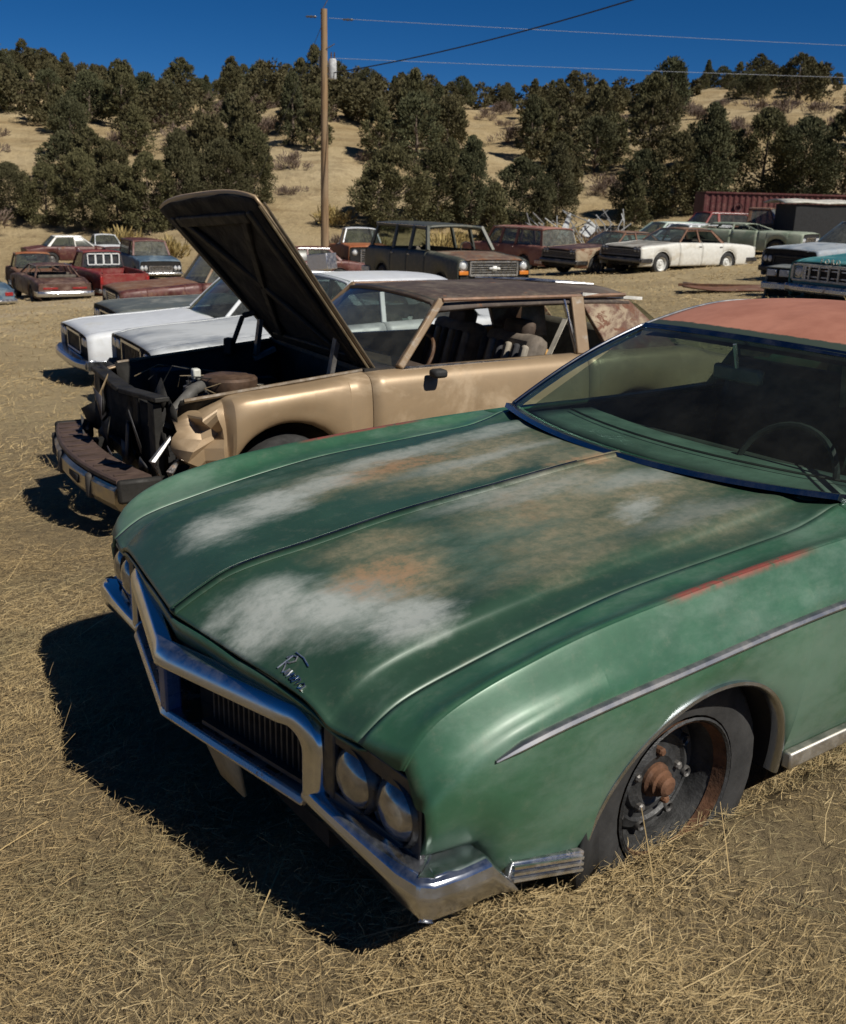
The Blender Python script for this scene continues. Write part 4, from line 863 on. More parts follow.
E80 = dict(barm=DKBAR, fo=.98, wb=2.92, ro=1.25, hw=.95, zf=.84, zh=.96, zb=.97, zt=.92, roof=1.40, xc=-.78, xw=-1.38, xr=-2.72, xb=-3.12, ry=.63, by=.80, lampshape='rect', grille=(.42, .50, .76, 12, 'v'), lamps=((.60, .69, .075), (.79, .69, .075)), doors=(-.70, -1.72, -2.62), pillars=(-1.74,), crown=.025)
make_car('silver_sedan', 'silver grey square-nosed sedan parked directly behind the tan coupe with raised hood', 'car', (-2.42, 11.5), -150, SILVER, roofm=WHITE, hoodm=SILVER, trim=CLEAN, bumpm=BLACK, **{**E80, 'zf': .77, 'zh': .90, 'sunk': .06, 'roof': 1.44, 'bump_z': .36, 'lamps': ((.60, .63, .07), (.79, .63, .07)), 'grille': (.42, .46, .70, 12, 'v')})
make_car('white_sedan', 'white square-nosed sedan with chrome bumper, its nose standing furthest left of the row', 'car', (-3.95, 14.2), -150, WHITE, trim=CLEAN, glassm=GLASS, **{**E80, 'fo': 1.02, 'zf': .77, 'zh': .89, 'sunk': .09, 'roof': 1.46, 'bump_z': .36, 'lamps': ((.60, .63, .07), (.79, .63, .07)), 'grille': (.42, .46, .70, 12, 'v')})
make_car('grey_green_car', 'grey-green low hooded car mostly hidden behind the white sedan', 'car', (-4.65, 17.7), -150, GREYGRN, **{**E80, 'sunk': .14, 'roof': 1.25, 'zf': .88, 'xc': -1.4, 'xw': -1.9})
make_car('maroon_car', 'maroon rusted car with slanted dusty windshield standing beyond the white sedan', 'car', (-5.75, 21.4), -152, MAROON, roofm=TANF, hoodm=RUSTY, roof=1.62, zf=.86, zh=.98, xc=-.75, xw=-1.2, ry=.66, glassm=GLASSD)
def rear_at(u, v, h, back):           # front-axle place of a car whose tail stands at this surveyed ground point
    d = px_ray(u, v); o = Vector((0, 0, 1.735)); ts = 5. * 1.004**np.arange(860)
    below = (o.z + d.z * ts) < terrain(o.x + d.x * ts, o.y + d.y * ts); q = o + d * float(ts[np.argmax(below)] if below.any() else ts[-1])
    f = fwd(h, back); return (q.x + f[0], q.y + f[1])
make_car('brown_sedan', 'brown sedan seen from its chrome-bumpered tail, far left beside the red pickup', 'car', rear_at(66, 300, 122, 4.2), 122, BROWN, roofm=BROWN, deckm=BROWN, trim=CHROME, zt=.86, zb=.93, roof=1.36, bump_z=.45, bump_h=.2, tail=((.5, .64, .5, .06),), glass=False)
make_car('red_pickup', 'red pickup with white-framed four-pane rear window, tailgate towards the camera', 'pickup', rear_at(126, 294, 125, 4.45), 125, RED, style='pickup', roof=1.72, zf=1.0, zh=1.1, zb=1.1, zt=1.08, xc=-.72, xw=-1.15, xr=-1.98, xb=-2.05, wb=3.3, ro=1.15, doors=(-.65, -1.95), pillars=(), ry=.70, by=.84, tail=((.86, .80, .10, .26),))
rp = bpy.data.objects['red_pickup']
for k in range(4): 
    wfr = MB()
    y0, y1 = -.62 + k * .31 + .015, -.62 + (k + 1) * .31 - .015
    for a, b in (((y0, 1.2), (y1, 1.2)), ((y1, 1.2), (y1, 1.6)), ((y1, 1.6), (y0, 1.6)), ((y0, 1.6), (y0, 1.2))): wfr.beam((-2.08, *a), (-2.06, *b), .035, .035)
    wfr.build('rear_window_frame', plain('white_frame', (.72, .72, .70), .5, 0, .1), rp)
make_car('blue_coupe', 'pale blue car cut off by the left edge of the photo', 'car', rear_at(-12, 306, 128, 4.2), 128, BLUE, trim=CHROME)
make_car('brown_pickup', 'brown pickup with orange window surround behind the brown sedan', 'pickup', (-18.6, 47.5), 118, RUSTY, roofm=ORANGE, style='pickup', roof=1.75, zf=1.0, zh=1.1, zb=1.1, zt=1.08, xc=-.72, xw=-1.15, xr=-2.0, xb=-2.06, wb=3.2, doors=(-.65, -1.95), pillars=(), ry=.70)
make_car('dark_wagon', 'dark blue wagon at the far left edge behind the brown sedan', 'car', (-21.2, 46.5), 120, BLUE, style='wagon', roof=1.75, xr=-3.9, xb=-4.1, zh=1.05, zb=1.05, zt=1.05)
make_car('maroon_wreck', 'maroon wreck with white roof at the far left, behind the brown sedan', 'car', (-17.6, 56), 30, MAROON, roofm=OFFW, roof=1.5)
make_car('blue_suv', 'blue and maroon wagon with wide windows right of the red pickup', 'car', (-12.4, 46.5), -62, BLUE, roofm=MAROON, style='wagon', roof=1.78, zf=1.0, zh=1.1, zb=1.1, zt=1.1, xc=-.7, xw=-1.1, xr=-3.9, xb=-4.05, ry=.70, glassm=GLASSD)
make_car('white_compact', 'small round white car far back between the red pickup and blue wagon', 'car', (-17.3, 56), -60, WHITE, roof=1.48, wb=2.4, fo=.8, ro=.9, hw=.8, by=.68, ry=.52, xr=-2.1, xb=-2.6, doors=(-.7, -1.8), pillars=())
make_car('maroon_sedan', 'maroon sedan roof between the red pickup and the small white car', 'car', (-15.2, 51), -65, MAROON)
make_car('rust_red_car', 'rust red car showing its roof behind the white sedans, left of the pole', 'car', (-6.6, 39.5), -155, MAROON, roof=1.45)
make_car('dark_flatbed', 'dark long wreck on the slope below the pole', 'car', (-5.4, 46.0), -165, OLIVE, roof=1.4, glass=False)
make_car('orange_truck', 'orange truck nose with white cab bar right of the pole', 'truck', (-2.6, 41.5), -75, ORANGE, style='pickup', roof=1.9, zf=1.25, zh=1.3, zb=1.2, zt=1.1, xc=-.6, xw=-.9, xr=-1.8, xb=-1.9, roofm=WHITE, hw=.9, by=.78, doors=(-.55, -1.8), pillars=(), grille=(.35, .6, 1.1, 6, 'h'), lamps=((.6, 1.0, .1),))
sub = make_car('olive_wagon', 'dark olive tall wagon with chrome grille and orange signal lamp facing right', 'car', (1.10, 24.3), -63, OLIVE, hoodm=paint('rusted_hood', (.12, .07, .05), fade=(.2, .17, .12), fa=.4, ra=.5, rough=.7, seed=33), style='wagon', trim=chrome('truck_chrome', .05, (.6, .6, .58), .25),
    fo=.85, wb=3.3, ro=1.2, hw=1.0, zf=1.14, zh=1.22, zb=1.18, zt=1.16, roof=1.82, xc=-.68, xw=-1.08, xr=-4.1, xb=-4.35, ry=.74, by=.90, sill=.36, r=.37, arch=.44, grille=(.62, .76, 1.07, 6, 'h'), lamps=((.80, .97, .095),), bump_z=.56, bump_h=.16, doors=(-.75, -1.75, -2.7), pillars=(-1.75, -2.72), windshield=False, sideglass=False, sunk=.08, bumpm=plain('white_bumper', (.62, .62, .58), .5))
MB().add([(.875, y, z) for y, z in ((-.15, .895), (-.05, .895), (-.05, .86), (.05, .86), (.05, .895), (.15, .895), (.13, .945), (.05, .945), (.05, .975), (-.05, .975), (-.05, .945), (-.13, .945))], [tuple(range(12))]).build('grille_emblem', plain('emblem_white', (.8, .8, .76), .4), sub, solid=.015)
for sg in (1, -1): MB().box((.845, sg * .80, .82), (.04, .24, .085)).build('signal_lamp', AMBER, sub, bevel=.01)
make_car('faded_red_wagon', 'faded red wagon turned away, its pink tailgate and rear window lit by the sun', 'car', rear_at(561, 268, 124, 4.5), 124, PINKRED, style='wagon', fo=.85, wb=3.3, ro=1.2, zf=1.0, zh=1.12, zb=1.12, zt=1.12, roof=1.78, xc=-.7, xw=-1.1, xr=-4.2, xb=-4.4, ry=.74, by=.90, sill=.34, r=.36, arch=.42, doors=(-.75, -1.75, -2.7), pillars=(-1.75, -2.72), glassm=GLASSD, bump_z=.5)
DTRIM = chrome('dull_dark_chrome', .35, (.10, .10, .105), .35)
D61 = dict(fo=.90, wb=3.02, ro=1.35, hw=.99, zf=.84, zh=.96, zb=.93, zt=.88, roof=1.40, xc=-.75, xw=-1.35, xr=-2.55, xb=-3.05, ry=.58, by=.82, grille=(.86, .56, .74, 4, 'h'), lamps=((.64, .75, .075), (.80, .75, .075)), crown=.02, tail=((.6, .66, .4, .1),))
make_car('tan_hardtop', 'brown and tan sedan with its nose between the red wagon and the white sedan', 'car', (5.0, 34.4), -150, TANF, roofm=RUSTY, hoodm=BROWN, trim=DTRIM, **{**D61, 'doors': (-.74, -1.75, -2.72)})
make_car('rust_roofed_white_sedan', 'white four-door sedan with rust red roof and mottled hood in the open field', 'car', (6.75, 33.1), -147, OFFW, roofm=RUSTY, hoodm=OFFWH, sideglass=False, trim=DTRIM, rimm=plain('white_wheel', (.6, .6, .57), .5), **D61)
sw_ = [o for o in bpy.data.objects['rust_roofed_white_sedan'].children if o.name.startswith('wheel') and 'well' not in o.name and 'arch' not in o.name]
make_car('mint_wagon', 'mint green roofed car behind the tan sedan and scrap pile', 'car', (9.0, 46.5), -160, MINT, style='wagon', roof=1.5, xr=-3.6, xb=-3.95)
make_car('white_roofed_wagon', 'dark wagon with white roof directly behind the tan sedan', 'car', (8.6, 40.5), -155, BLUE, roofm=WHITE, style='wagon', roof=1.50, xr=-3.5, xb=-3.95)
make_car('bright_red_car', 'bright red roofed car behind the white-roofed wagon', 'car', (11.6, 49), -160, RED, roof=1.75, style='wagon', xr=-3.5, xb=-3.9)
make_car('blue_grey_van', 'blue-grey roofed wagon behind the red roof at the tree line', 'car', (13.6, 53), -160, BLUEG, style='wagon', roof=1.85, xr=-3.9, xb=-4.1)
make_car('dark_red_coupe', 'dark red coupe beyond the tail of the white sedan', 'car', (13.6, 43), -158, RED, roofm=DARK, hoodm=MAROON, roof=1.38)
make_car('pale_green_wreck', 'pale green car nose standing between white sedan tail and blue-grey hood', 'car', (13.2, 38.6), -38, PALEG, roof=1.2, glass=False, zf=.92, fo=.95)
make_car('brown_truck', 'brown old pickup with open windows below the red container', 'pickup', (15.3, 43.5), -25, RUSTY, style='pickup', roof=1.85, zf=1.15, zh=1.22, zb=1.15, zt=1.1, xc=-.75, xw=-1.05, xr=-1.95, xb=-2.02, ry=.68, doors=(-.7, -1.95), pillars=(), wb=3.2, hw=.95, glassm=GLASSD)
vv = make_car('blue_grey_sedan', 'blue-grey car with rust on its hood and black missing nose, right edge', 'car', (9.75, 25.9), -155, BLUEG, sunk=.22, roofm=BLUE, fo=1.0, wb=3.1, hw=.98, zf=.94, zh=1.06, zb=1.04, zt=1.0, roof=1.62, xc=-.65, xw=-1.25, xr=-2.7, xb=-3.2, trim=plain('black_nose', (.02, .02, .02), .6), glassm=GLASSD)
TG = dict(fo=.85, wb=3.2, ro=1.1, hw=.99, zf=1.03, zh=1.14, zb=1.12, zt=1.1, roof=1.75, xc=-.72, xw=-1.1, xr=-1.95, xb=-2.02, ry=.70, by=.86, sill=.36, r=.36, arch=.42, doors=(-.7, -1.95), pillars=(), bump_z=.50, bump_h=.17)
teal = make_car('teal_pickup', 'teal pickup with cream grille surround facing the camera at the right edge', 'pickup', (8.3, 19.9), -150, TEAL, style='pickup', sunk=.36, **{**TG, 'grille': (.56, .66, .92, 2, 'h'), 'lamps': ((.74, .80, .10),), 'trim': None, 'darkfront': False})
for k in range(5): MB().box((.86, -.45 + k * .225, .79), (.03, .03, .25)).build('grille_post', plain('cream_metal', (.55, .52, .44), .5), teal)
MB().box((.812, .0, .79), (.02, 1.12, .26)).build('grille_backing', DARK, teal)
for z_ in (.65, .94): MB().box((.84, 0, z_), (.04, 1.72, .04)).build('grille_surround', plain('cream_metal', (.55, .52, .44)), teal, bevel=.01)
for y_ in (-.87, -.60, .60, .87): MB().box((.838, y_, .795), (.04, .05, .26)).build('grille_surround', plain('cream_metal', (.55, .52, .44)), teal, bevel=.01)
tc = bpy.data.curves.new('letters', 'FONT'); tc.body = 'F O R D'; tc.size = .13; tc.extrude = .006; tc.align_x = 'CENTER'
to = bpy.data.objects.new('letters', tc); col.objects.link(to); bpy.context.view_layer.update()
tm = bpy.data.meshes.new_from_object(to); bpy.data.objects.remove(to); tm.materials.append(plain('cream_metal', (.55, .52, .44)))
lt = put('hood_lettering', tm, teal, (.858, 0, .985)); lt.rotation_euler = (R(90), 0, R(90))
cl = thing('front_clip', 'cut-off grey car nose with square lamps standing left of the teal pickup', 'car part', (7.15, 20.9, tz(7.15, 20.9) - .22), R(-140))
MB().box((0, 0, .62), (.06, .62, .30)).build('lamp_panel', DARK, cl); MB().grid([[(x, y, .80 + .06 * (0 - x) - .05 * abs(y)**2) for y in np.linspace(-.34, .34, 7)] for x in np.linspace(.06, -.55, 6)]).build('fender_top', GREYGRN, cl, solid=.02)
for y in (-.18, .1): 
    lo = MB().box((.04, y, .68), (.05, .22, .14)).build('headlight', CHROME2, cl, bevel=.01); MB().box((.07, y, .68), (.012, .18, .11)).build('lens', LENS, lo)
MB().box((.06, 0, .42), (.14, .74, .15)).build('bumper', CHROME2, cl, bevel=.03); MB().box((-.25, -.3, .45), (.6, .05, .62)).build('fender_side', GREYGRN, cl, bevel=.02); MB().box((-.2, 0, .2), (.4, .5, .4)).build('frame_stub', DARK, cl)
# debris, container, trailer, scrap
def on_ground(u, v):
    p = rear_at(u, v, 0, 0); return Vector((p[0], p[1], tz(*p)))
g = on_ground(738, 291); d0 = thing('rusty_sheet', 'long rusty sheet of scrap metal lying in the grass before the blue-grey car', 'scrap metal', (g.x, g.y, g.z), R(-14))
MB().grid([[(x, y, .07 + .03 * math.sin(3 * x) + .03 * math.sin(5 * y + x)) for y in np.linspace(-.5, .5, 6)] for x in np.linspace(-1.2, 1.3, 14)]).build('panel', RUSTY, d0, solid=.02)
MB().beam((-1.3, .2, .06), (1.2, .35, .12), .08, .06).build('rail', RUST, d0)
cp = at_depth(703, 202, 52); cz = cp.z - 2.3
ct = thing('shipping_container', 'dark red corrugated container at the foot of the trees, upper right', 'container', (cp.x, 52.5, cz), R(-3))
CR = paint('container_red', (.095, .018, .018), fade=(.14, .05, .045), fa=.3, ra=.1, rough=.6, seed=40)
P = [[(x, -1.2 + (.04 if int(x / .14) % 2 else 0), z) for z in (0.12, 2.75)] for x in np.arange(0, 14, .07)]
MB().grid(P).build('side_wall', CR, ct, solid=.02, smooth=False); MB().box((7, 0, 2.76), (14.05, 2.5, .08)).build('roof', CR, ct); MB().box((7, 0, .08), (14.05, 2.5, .14)).build('base', CR, ct)
MB().box((-.02, 0, 1.4), (.08, 2.44, 2.6)).build('end_door', CR, ct); MB().box((14, 0, 1.4), (.08, 2.44, 2.6)).build('end_wall', CR, ct); MB().box((7, 1.2, 1.4), (14, .05, 2.6)).build('back_wall', CR, ct)
for k in range(2): MB().lathe([(.20, -.01), (.20, .01), (.13, .012), (.13, -.01)], (1.6, -1.25, 1.6 + .5 * k), 'Y', 18).build('painted_mark', plain('faded_mark', (.16, .07, .065), .7), ct)
bp_ = at_depth(783, 228, 42); bz_ = tz(bp_.x + 2, 42)
bt = thing('box_trailer', 'black box trailer with pale roof above the brown pickup, right edge', 'trailer', (bp_.x, 42, bz_), R(4))
MB().box((2.4, 0, 1.32), (4.8, 2.0, 1.3)).build('box_body', plain('black_panel', (.014, .014, .015), .7), bt, bevel=.02)
MB().grid([[(x, y, 2.05 + .12 * math.sin(math.pi * (y + 1.1) / 2.2) + .02 * math.sin(4 * x)) for y in np.linspace(-1.1, 1.1, 9)] for x in np.linspace(-.5, 5.2, 14)]).build('roof', plain('pale_roof', (.52, .50, .44), .6), bt, solid=.05)
for x in (.8, 4.0): MB().box((x, 0, .55), (.12, 1.8, .7)).build('axle_frame', DARK, bt)
for x in (1.0, 3.6):
    for sg in (1, -1): wheel(bt, (x, sg * .95, .36), sg, .36, .2)
g = at_depth(575, 226, 45); sp_ = (g.x, 45, tz(g.x, 45))
rs_ = random.Random(5)
for k in range(9):
    x0 = g.x - 1.6 + k * .42; b0 = Vector((x0, 45 + rs_.uniform(-.4, .4), tz(x0, 45)))
    if k in (2, 5):
        o = MB().add([(0, 0, 1.0), (.45, .05, 1.1), (.55, .1, 1.9 + .2 * (k == 2)), (.38, .1, 1.95)] if k == 2 else [(-.3, 0, 1.2), (.1, 0, .95), (.55, .1, 1.4), (.1, .1, 1.75)], [(0, 1, 2, 3)]).build('scrap_sheet', plain('scrap_white', (.60, .62, .62), .5), None, solid=.03, smooth=False)
        o.location = b0; tag(o, ['tall pointed white metal panel sticking out of the scrap heap', 'bent square white panel lying on the scrap heap'][k == 5], 'scrap metal')
    else:
        m = MB(); 
        for q in range(4): m.tube([(rs_.uniform(-.5, .5), rs_.uniform(-.3, .3), .2 + .25 * q), (rs_.uniform(-.5, .5), rs_.uniform(-.3, .3), 1.2 + .15 * q), (rs_.uniform(-.7, .7), rs_.uniform(-.3, .3), 1.5 + .2 * q)], .028, 5)
        o = m.build('scrap_tubing', plain('scrap_grey', (.30, .30, .29), .5, .2)); o.location = b0
        tag(o, 'tangled grey metal tubing on the scrap heap before the trees', 'scrap metal', 'scrap metal tubing behind the wagons')
g = at_depth(322, 262, 36); sb = MB().box((0, 0, .8), (.85, .6, .55), R(-7), 'Y'); sb.box((0, 0, .3), (.5, .5, .6)); o = sb.build('metal_box', chrome('galvanised', .05, (.6, .6, .62), .35), bevel=.02); o.location = (g.x, 36, tz(g.x, 36)); o.rotation_euler = (0, 0, R(-30))
tag(o, 'shiny bare metal box standing below the pole among the wrecks', 'metal box')

# ---------------------------------------------------------------- utility pole and wires
pt = at_depth(324, 9, 45); pb = tz(pt.x, 45)
pole = thing('utility_pole', 'tall brown wooden utility pole with small transformer can', 'utility pole', (pt.x, 45, pb))
H = pt.z - pb
def pole_mat():
    t = NT('pole_wood'); v = t.scaled((6, 6, .35)); n = t.noise(2, 8, .7, v); n2 = t.noise(.6, 5, off=3)
    return t.fin(t.mix(t.ramp(n2, .3, .7, 0, .5), t.mix(t.ramp(n, .3, .7), (.13, .075, .035), (.32, .20, .10)), (.30, .23, .15)), .9, 0)
MB().tube([(0, 0, z) for z in np.linspace(-.4, H, 12)], [.185 - .055 * q / 11 for q in range(12)], 14).build('post', pole_mat(), pole)
kz = lambda v: at_depth(325, v, 45).z - pb
tr = MB().lathe([(0, kz(79)), (.15, kz(79)), (.17, kz(78)), (.17, kz(61)), (.14, kz(58.5)), (0, kz(58))], (.34, .02, 0), 'Z', 18).build('transformer', plain('transformer_grey', (.52, .53, .53), .45), pole)
for sx in (-.05, .08): MB().lathe([(.02, 0), (.045, .04), (.02, .08), (.045, .12), (.02, .16), (.03, .22), (0, .24)], (.34 + sx, .02, kz(58)), 'Z', 10).build('bushing', plain('brown_insulator', (.10, .06, .04), .3), tr)
MB().box((.19, 0, kz(66)), (.14, .12, .08)).box((.19, 0, kz(74)), (.14, .12, .08)).build('bracket', STEEL, tr)
for a in ((-.75, -.15), (.75, 1.15)): MB().lathe([(.02, a[0]), (.045, a[0] + .08), (.03, a[0] + .15), (.055, a[0] + .22), (.03, a[0] + .3), (.055, a[0] + .37), (.02, a[0] + .45)], (0, 0, kz(17 if a[0] < 0 else 19)), 'X', 10).build('insulator', plain('grey_insulator', (.08, .08, .085), .3), pole)
MB().tube([(-.15, 0, kz(14)), (.1, 0, kz(2)), (.2, 0, kz(-3))], .018, 5).build('lightning_rod', STEEL, pole)
MB().tube([(.05, -.1, kz(50)), (.45, -.1, kz(44))], .02, 5).build('cutout_arm', STEEL, pole)
MB().box((-.15, .05, kz(62)), (.16, .1, .45)).build('fuse_box', plain('fuse_grey', (.12, .12, .12), .5), pole)
def wire(name, label, a, b, sag, r, m):
    a, b = Vector(a), Vector(b)
    o = MB().tube([a.lerp(b, t) - Vector((0, 0, sag * 4 * t * (1 - t))) for t in np.linspace(0, 1, 40)], r, 5).build(name, m); return tag(o, label, 'wire')
WL = plain('aluminium_wire', (.22, .24, .28), .5, .3, .1); WD = plain('black_cable', (.015, .015, .016), .6)
top = lambda v: Vector((pt.x, 45, at_depth(325, v, 45).z))
wire('power_wire', 'thin pale power wire, upper of the two running right from the pole top', top(18) + Vector((.2, 0, 0)), at_depth(1250, 62, 60), .12, .009, WL)
wire('power_wire', 'thin pale power wire, lower of the two running right from the transformer', top(58) + Vector((.35, 0, 0)), at_depth(1250, 88, 60), .12, .009, WL)
wire('service_cable', 'thick black cable climbing from the pole to the top edge', top(73) + Vector((.3, 0, 0)), at_depth(820, -62, 30), .35, .024, WD)
wire('guy_wire', 'thin guy wire slanting down left from the pole', top(26) + Vector((-.1, 0, 0)), (on_ground(225, 262)), 0, .012, plain('guy_steel', (.12, .12, .12), .6))
# ---------------------------------------------------------------- trees and shrubs
def leaf_mat(name, c1, c2, dead=(.16, .12, .07), tint=False):
    t = NT(name); at = t.n.new('ShaderNodeAttribute'); at.attribute_name = 'leaf'
    oi = t.n.new('ShaderNodeObjectInfo')
    f = t.math('ADD', t.math('MULTIPLY', at.outputs['Fac'], .75), t.math('MULTIPLY', oi.outputs['Random'], .3))
    c = t.mix(f, c1, c2); c = t.mix(t.ramp(t.math('FRACT', t.math('MULTIPLY', oi.outputs['Random'], 7.3)), .35, 1., 0, .45), c, (.085, .066, .032)) if tint else c; c = t.mix(t.ramp(at.outputs['Fac'], .93, .97, 0, .7), c, dead)
    return t.fin(c, .75, 0, spec=.2)
JUN = leaf_mat('juniper_leaves', (.046, .046, .020), (.140, .128, .058), tint=True); JUN2 = leaf_mat('pinyon_leaves', (.040, .046, .022), (.115, .115, .056), tint=True)
BARE = leaf_mat('bare_twigs', (.10, .07, .055), (.21, .155, .12)); BARK = plain('juniper_bark', (.16, .12, .09), .95, 0, .4, 6, .4)
STRAWB = leaf_mat('rabbitbrush', (.22, .16, .06), (.42, .32, .13))
def leaf_mesh(name, cents, rad, per, size, seed, mat, aspect=2.2, up=.35, ctr=None):
    r = np.random.default_rng(seed); n = len(cents) * per
    c = np.repeat(cents, per, 0); rr = np.repeat(rad, per)[:, None]
    off = r.normal(size=(n, 3)); off /= np.linalg.norm(off, axis=1)[:, None]; off *= rr * (r.random((n, 1))**.45)
    off[:, 2] *= .75
    p = c + off
    if ctr is not None: d = p - ctr
    else: d = off.copy()
    d = d / (np.linalg.norm(d, axis=1)[:, None] + 1e-6) + r.normal(size=(n, 3)) * .55; d[:, 2] += up; d /= np.linalg.norm(d, axis=1)[:, None]
    s = np.cross(d, r.normal(size=(n, 3))); s /= np.linalg.norm(s, axis=1)[:, None] + 1e-6
    L = size * (.6 + .8 * r.random((n, 1))); W = L / aspect
    V = np.stack([p - s * W * .35, p + s * W * .35, p + d * L * .6 + s * W * .5, p + d * L, p + d * L * .6 - s * W * .5], 1).reshape(-1, 3)
    me = bpy.data.meshes.new(name); me.vertices.add(n * 5); me.vertices.foreach_set('co', V.ravel())
    me.loops.add(n * 5); me.loops.foreach_set('vertex_index', np.arange(n * 5)); me.polygons.add(n)
    me.polygons.foreach_set('loop_start', np.arange(n) * 5); me.update(calc_edges=True)
    a = me.attributes.new('leaf', 'FLOAT', 'POINT'); cl = np.repeat(r.random(len(cents)), per) * .5 + r.random(n) * .5
    a.data.foreach_set('value', np.repeat(cl, 5).astype(np.float32)); me.materials.append(mat); return me
def juniper(seed, h, w, slim, mat, ncl=130, per=60, size=.18):
    r = np.random.default_rng(seed); C = []; rad = []
    lob = r.uniform(0, 6.28, 5)
    while len(C) < ncl:
        f = r.random()**.85; th = r.uniform(0, 6.28)
        env = w * (math.sin(math.pi * min(1, (.16 + .84 * f)))**.62 if not slim else (1 - f)**.6 * (1 - .5 * math.exp(-f * 9))) * (1 + .22 * math.sin(2 * th + lob[0] + 5 * f) + .15 * math.sin(3 * th + lob[1] - 7 * f))
        q = env * (.45 + .55 * r.random()**.5); C.append((q * math.cos(th), q * math.sin(th), h * (.07 + .90 * f))); rad.append(r.uniform(.30, .58) * (1.15 - .5 * f) * w / 1.9)
    crown = leaf_mesh('crown', np.array(C), np.array(rad), per, size, seed + 50, mat, ctr=np.array([0, 0, h * .35]))
    m = MB(); m.tube([(0, 0, -.3), (.08, .05, h * .25), (-.06, .02, h * .55), (0, 0, h * .86)], [.17 * w / 1.9 + .04, .12, .07, .02], 8)
    for k in range(7):
        th = r.uniform(0, 6.28); z0 = h * r.uniform(.08, .5); q = w * .75
        m.tube([(0, 0, z0), (q * .5 * math.cos(th), q * .5 * math.sin(th), z0 + .35), (q * math.cos(th), q * math.sin(th), z0 + .9)], [.07, .045, .015], 6)
    return mesh_of(m, 'trunk', BARK, 60), crown
VAR = [juniper(1, 4.6, 1.9, False, JUN), juniper(2, 5.2, 1.7, False, JUN), juniper(3, 4.0, 2.1, False, JUN2), juniper(4, 5.6, 1.6, True, JUN2), juniper(5, 4.8, 2.0, True, JUN), juniper(6, 3.4, 1.7, False, JUN), juniper(7, 5.0, 2.2, False, JUN2), juniper(8, 4.4, 1.5, False, JUN)]
BIG = [juniper(11, 6.2, 2.5, False, JUN, 260, 90, .15), juniper(12, 6.6, 2.2, False, JUN, 260, 90, .15), juniper(13, 5.8, 2.7, False, JUN2, 260, 90, .15), juniper(14, 7.0, 2.2, True, JUN2, 260, 90, .15)]
def project(p):
    d = Vector(p) - Vector((0, 0, 1.735)); z = d.dot(_f); return 423 + 1000 * d.dot(_r2) / z, 512 - 1000 * d.dot(_u2) / z
def plant(kind, label, x, y, var, s, rot, group=None, cat='tree'):
    o = thing(kind, label, cat, (x, y, tz(x, y) - .1), rot, group); o.scale = (s, s, s * random.uniform(1.0, 1.28))
    put('trunk', var[0], o); put('crown', var[1], o); return o
CLEAR = [(490, 140, 40, 32), (18, 140, 34, 22), (165, 160, 30, 20), (272, 130, 16, 14), (312, 226, 48, 22), (775, 115, 90, 17), (830, 130, 42, 24), (700, 112, 26, 12), (70, 240, 95, 9), (215, 112, 18, 9), (600, 205, 20, 10), (630, 150, 12, 8), (370, 165, 14, 10), (180, 118, 12, 10)]
_hx = np.linspace(-90, 90, 181); _hy = np.linspace(50, 160, 111); _hz = terrain(*np.meshgrid(_hx, _hy, indexing='ij'))
def HZ(x, y): return float(_hz[min(180, max(0, int(round(x + 90)))), min(110, max(0, int(round(y - 50))))])
placed = []; tr_rng = random.Random(21); n_tree = 0
def blocked(x, y, s):
    z = HZ(x, y)
    for hh in (.6, 2.0, 3.4):
        u, v = project((x, y, z + hh * s))
        for (cx, cy, rx, ry) in CLEAR:
            if ((u - cx) / rx)**2 + ((v - cy) / ry)**2 < 1: return True
    return False
# large trees along the foot of the hill, each surveyed at the base of its trunk
FOOT = [(392, 232, 1.05, 0, 'broad juniper with a bushy crown just right of the utility pole'), (437, 226, 1.0, 1, 'juniper standing behind the roof of the olive wagon'), (470, 228, .95, 3, 'slim pointed juniper above the olive wagon bonnet'), (520, 224, 1.0, 2, 'wide juniper behind the faded red wagon'), (556, 222, .9, 3, 'slim juniper left of the scrap heap'),
        (640, 218, .95, 2, 'round juniper behind the mint roof'), (672, 216, 1.1, 1, 'tall juniper above the bright red roofed car'), (705, 212, 1.2, 3, 'tall pointed juniper just left of the red container'), (760, 200, 1.3, 0, 'very large dark juniper rising behind the red container'), (800, 198, 1.1, 2, 'dark juniper above the box trailer'), (842, 200, 1.25, 1, 'dark juniper at the right edge, above the trailer'),
        (12, 220, .85, 2, 'low wide juniper at the left edge of the slope foot'), (48, 226, .8, 0, 'bushy juniper above the maroon white-roofed wreck'), (84, 230, .85, 1, 'bushy juniper above the red pickup'), (118, 231, .9, 0, 'rounded juniper above the small white car'), (150, 233, .95, 1, 'juniper with a ragged crown left of the raised hood'), (182, 228, 1.0, 3, 'pointed juniper directly behind the raised hood tip'), (222, 218, .9, 2, 'spreading juniper right of the raised hood tip'), (252, 205, .9, 1, 'upright juniper between the raised hood and the pole')]
for (u, v, s, k, lab) in FOOT:
    x, y_ = rear_at(u, v, 0, 0); plant('juniper_tree', lab, x, y_, BIG[k], s * .70, tr_rng.uniform(0, 6.28), 'juniper trees on the hillside'); placed.append((x, y_, 3.0)); n_tree += 1
COLS = ((60, 'near the left edge'), (125, 'above the red pickup'), (180, 'above the blue wagon'), (235, 'above the raised hood'), (300, 'left of the utility pole'), (345, 'straight behind the utility pole'), (420, 'right of the utility pole'), (500, 'above the olive wagon'), (580, 'above the faded red wagon'), (650, 'above the tan sedan'), (720, 'above the white rust-roofed sedan'), (790, 'above the red container'), (9999, 'near the right edge'))
def column(u): return next(n for c, n in COLS if u < c)
tries = 0
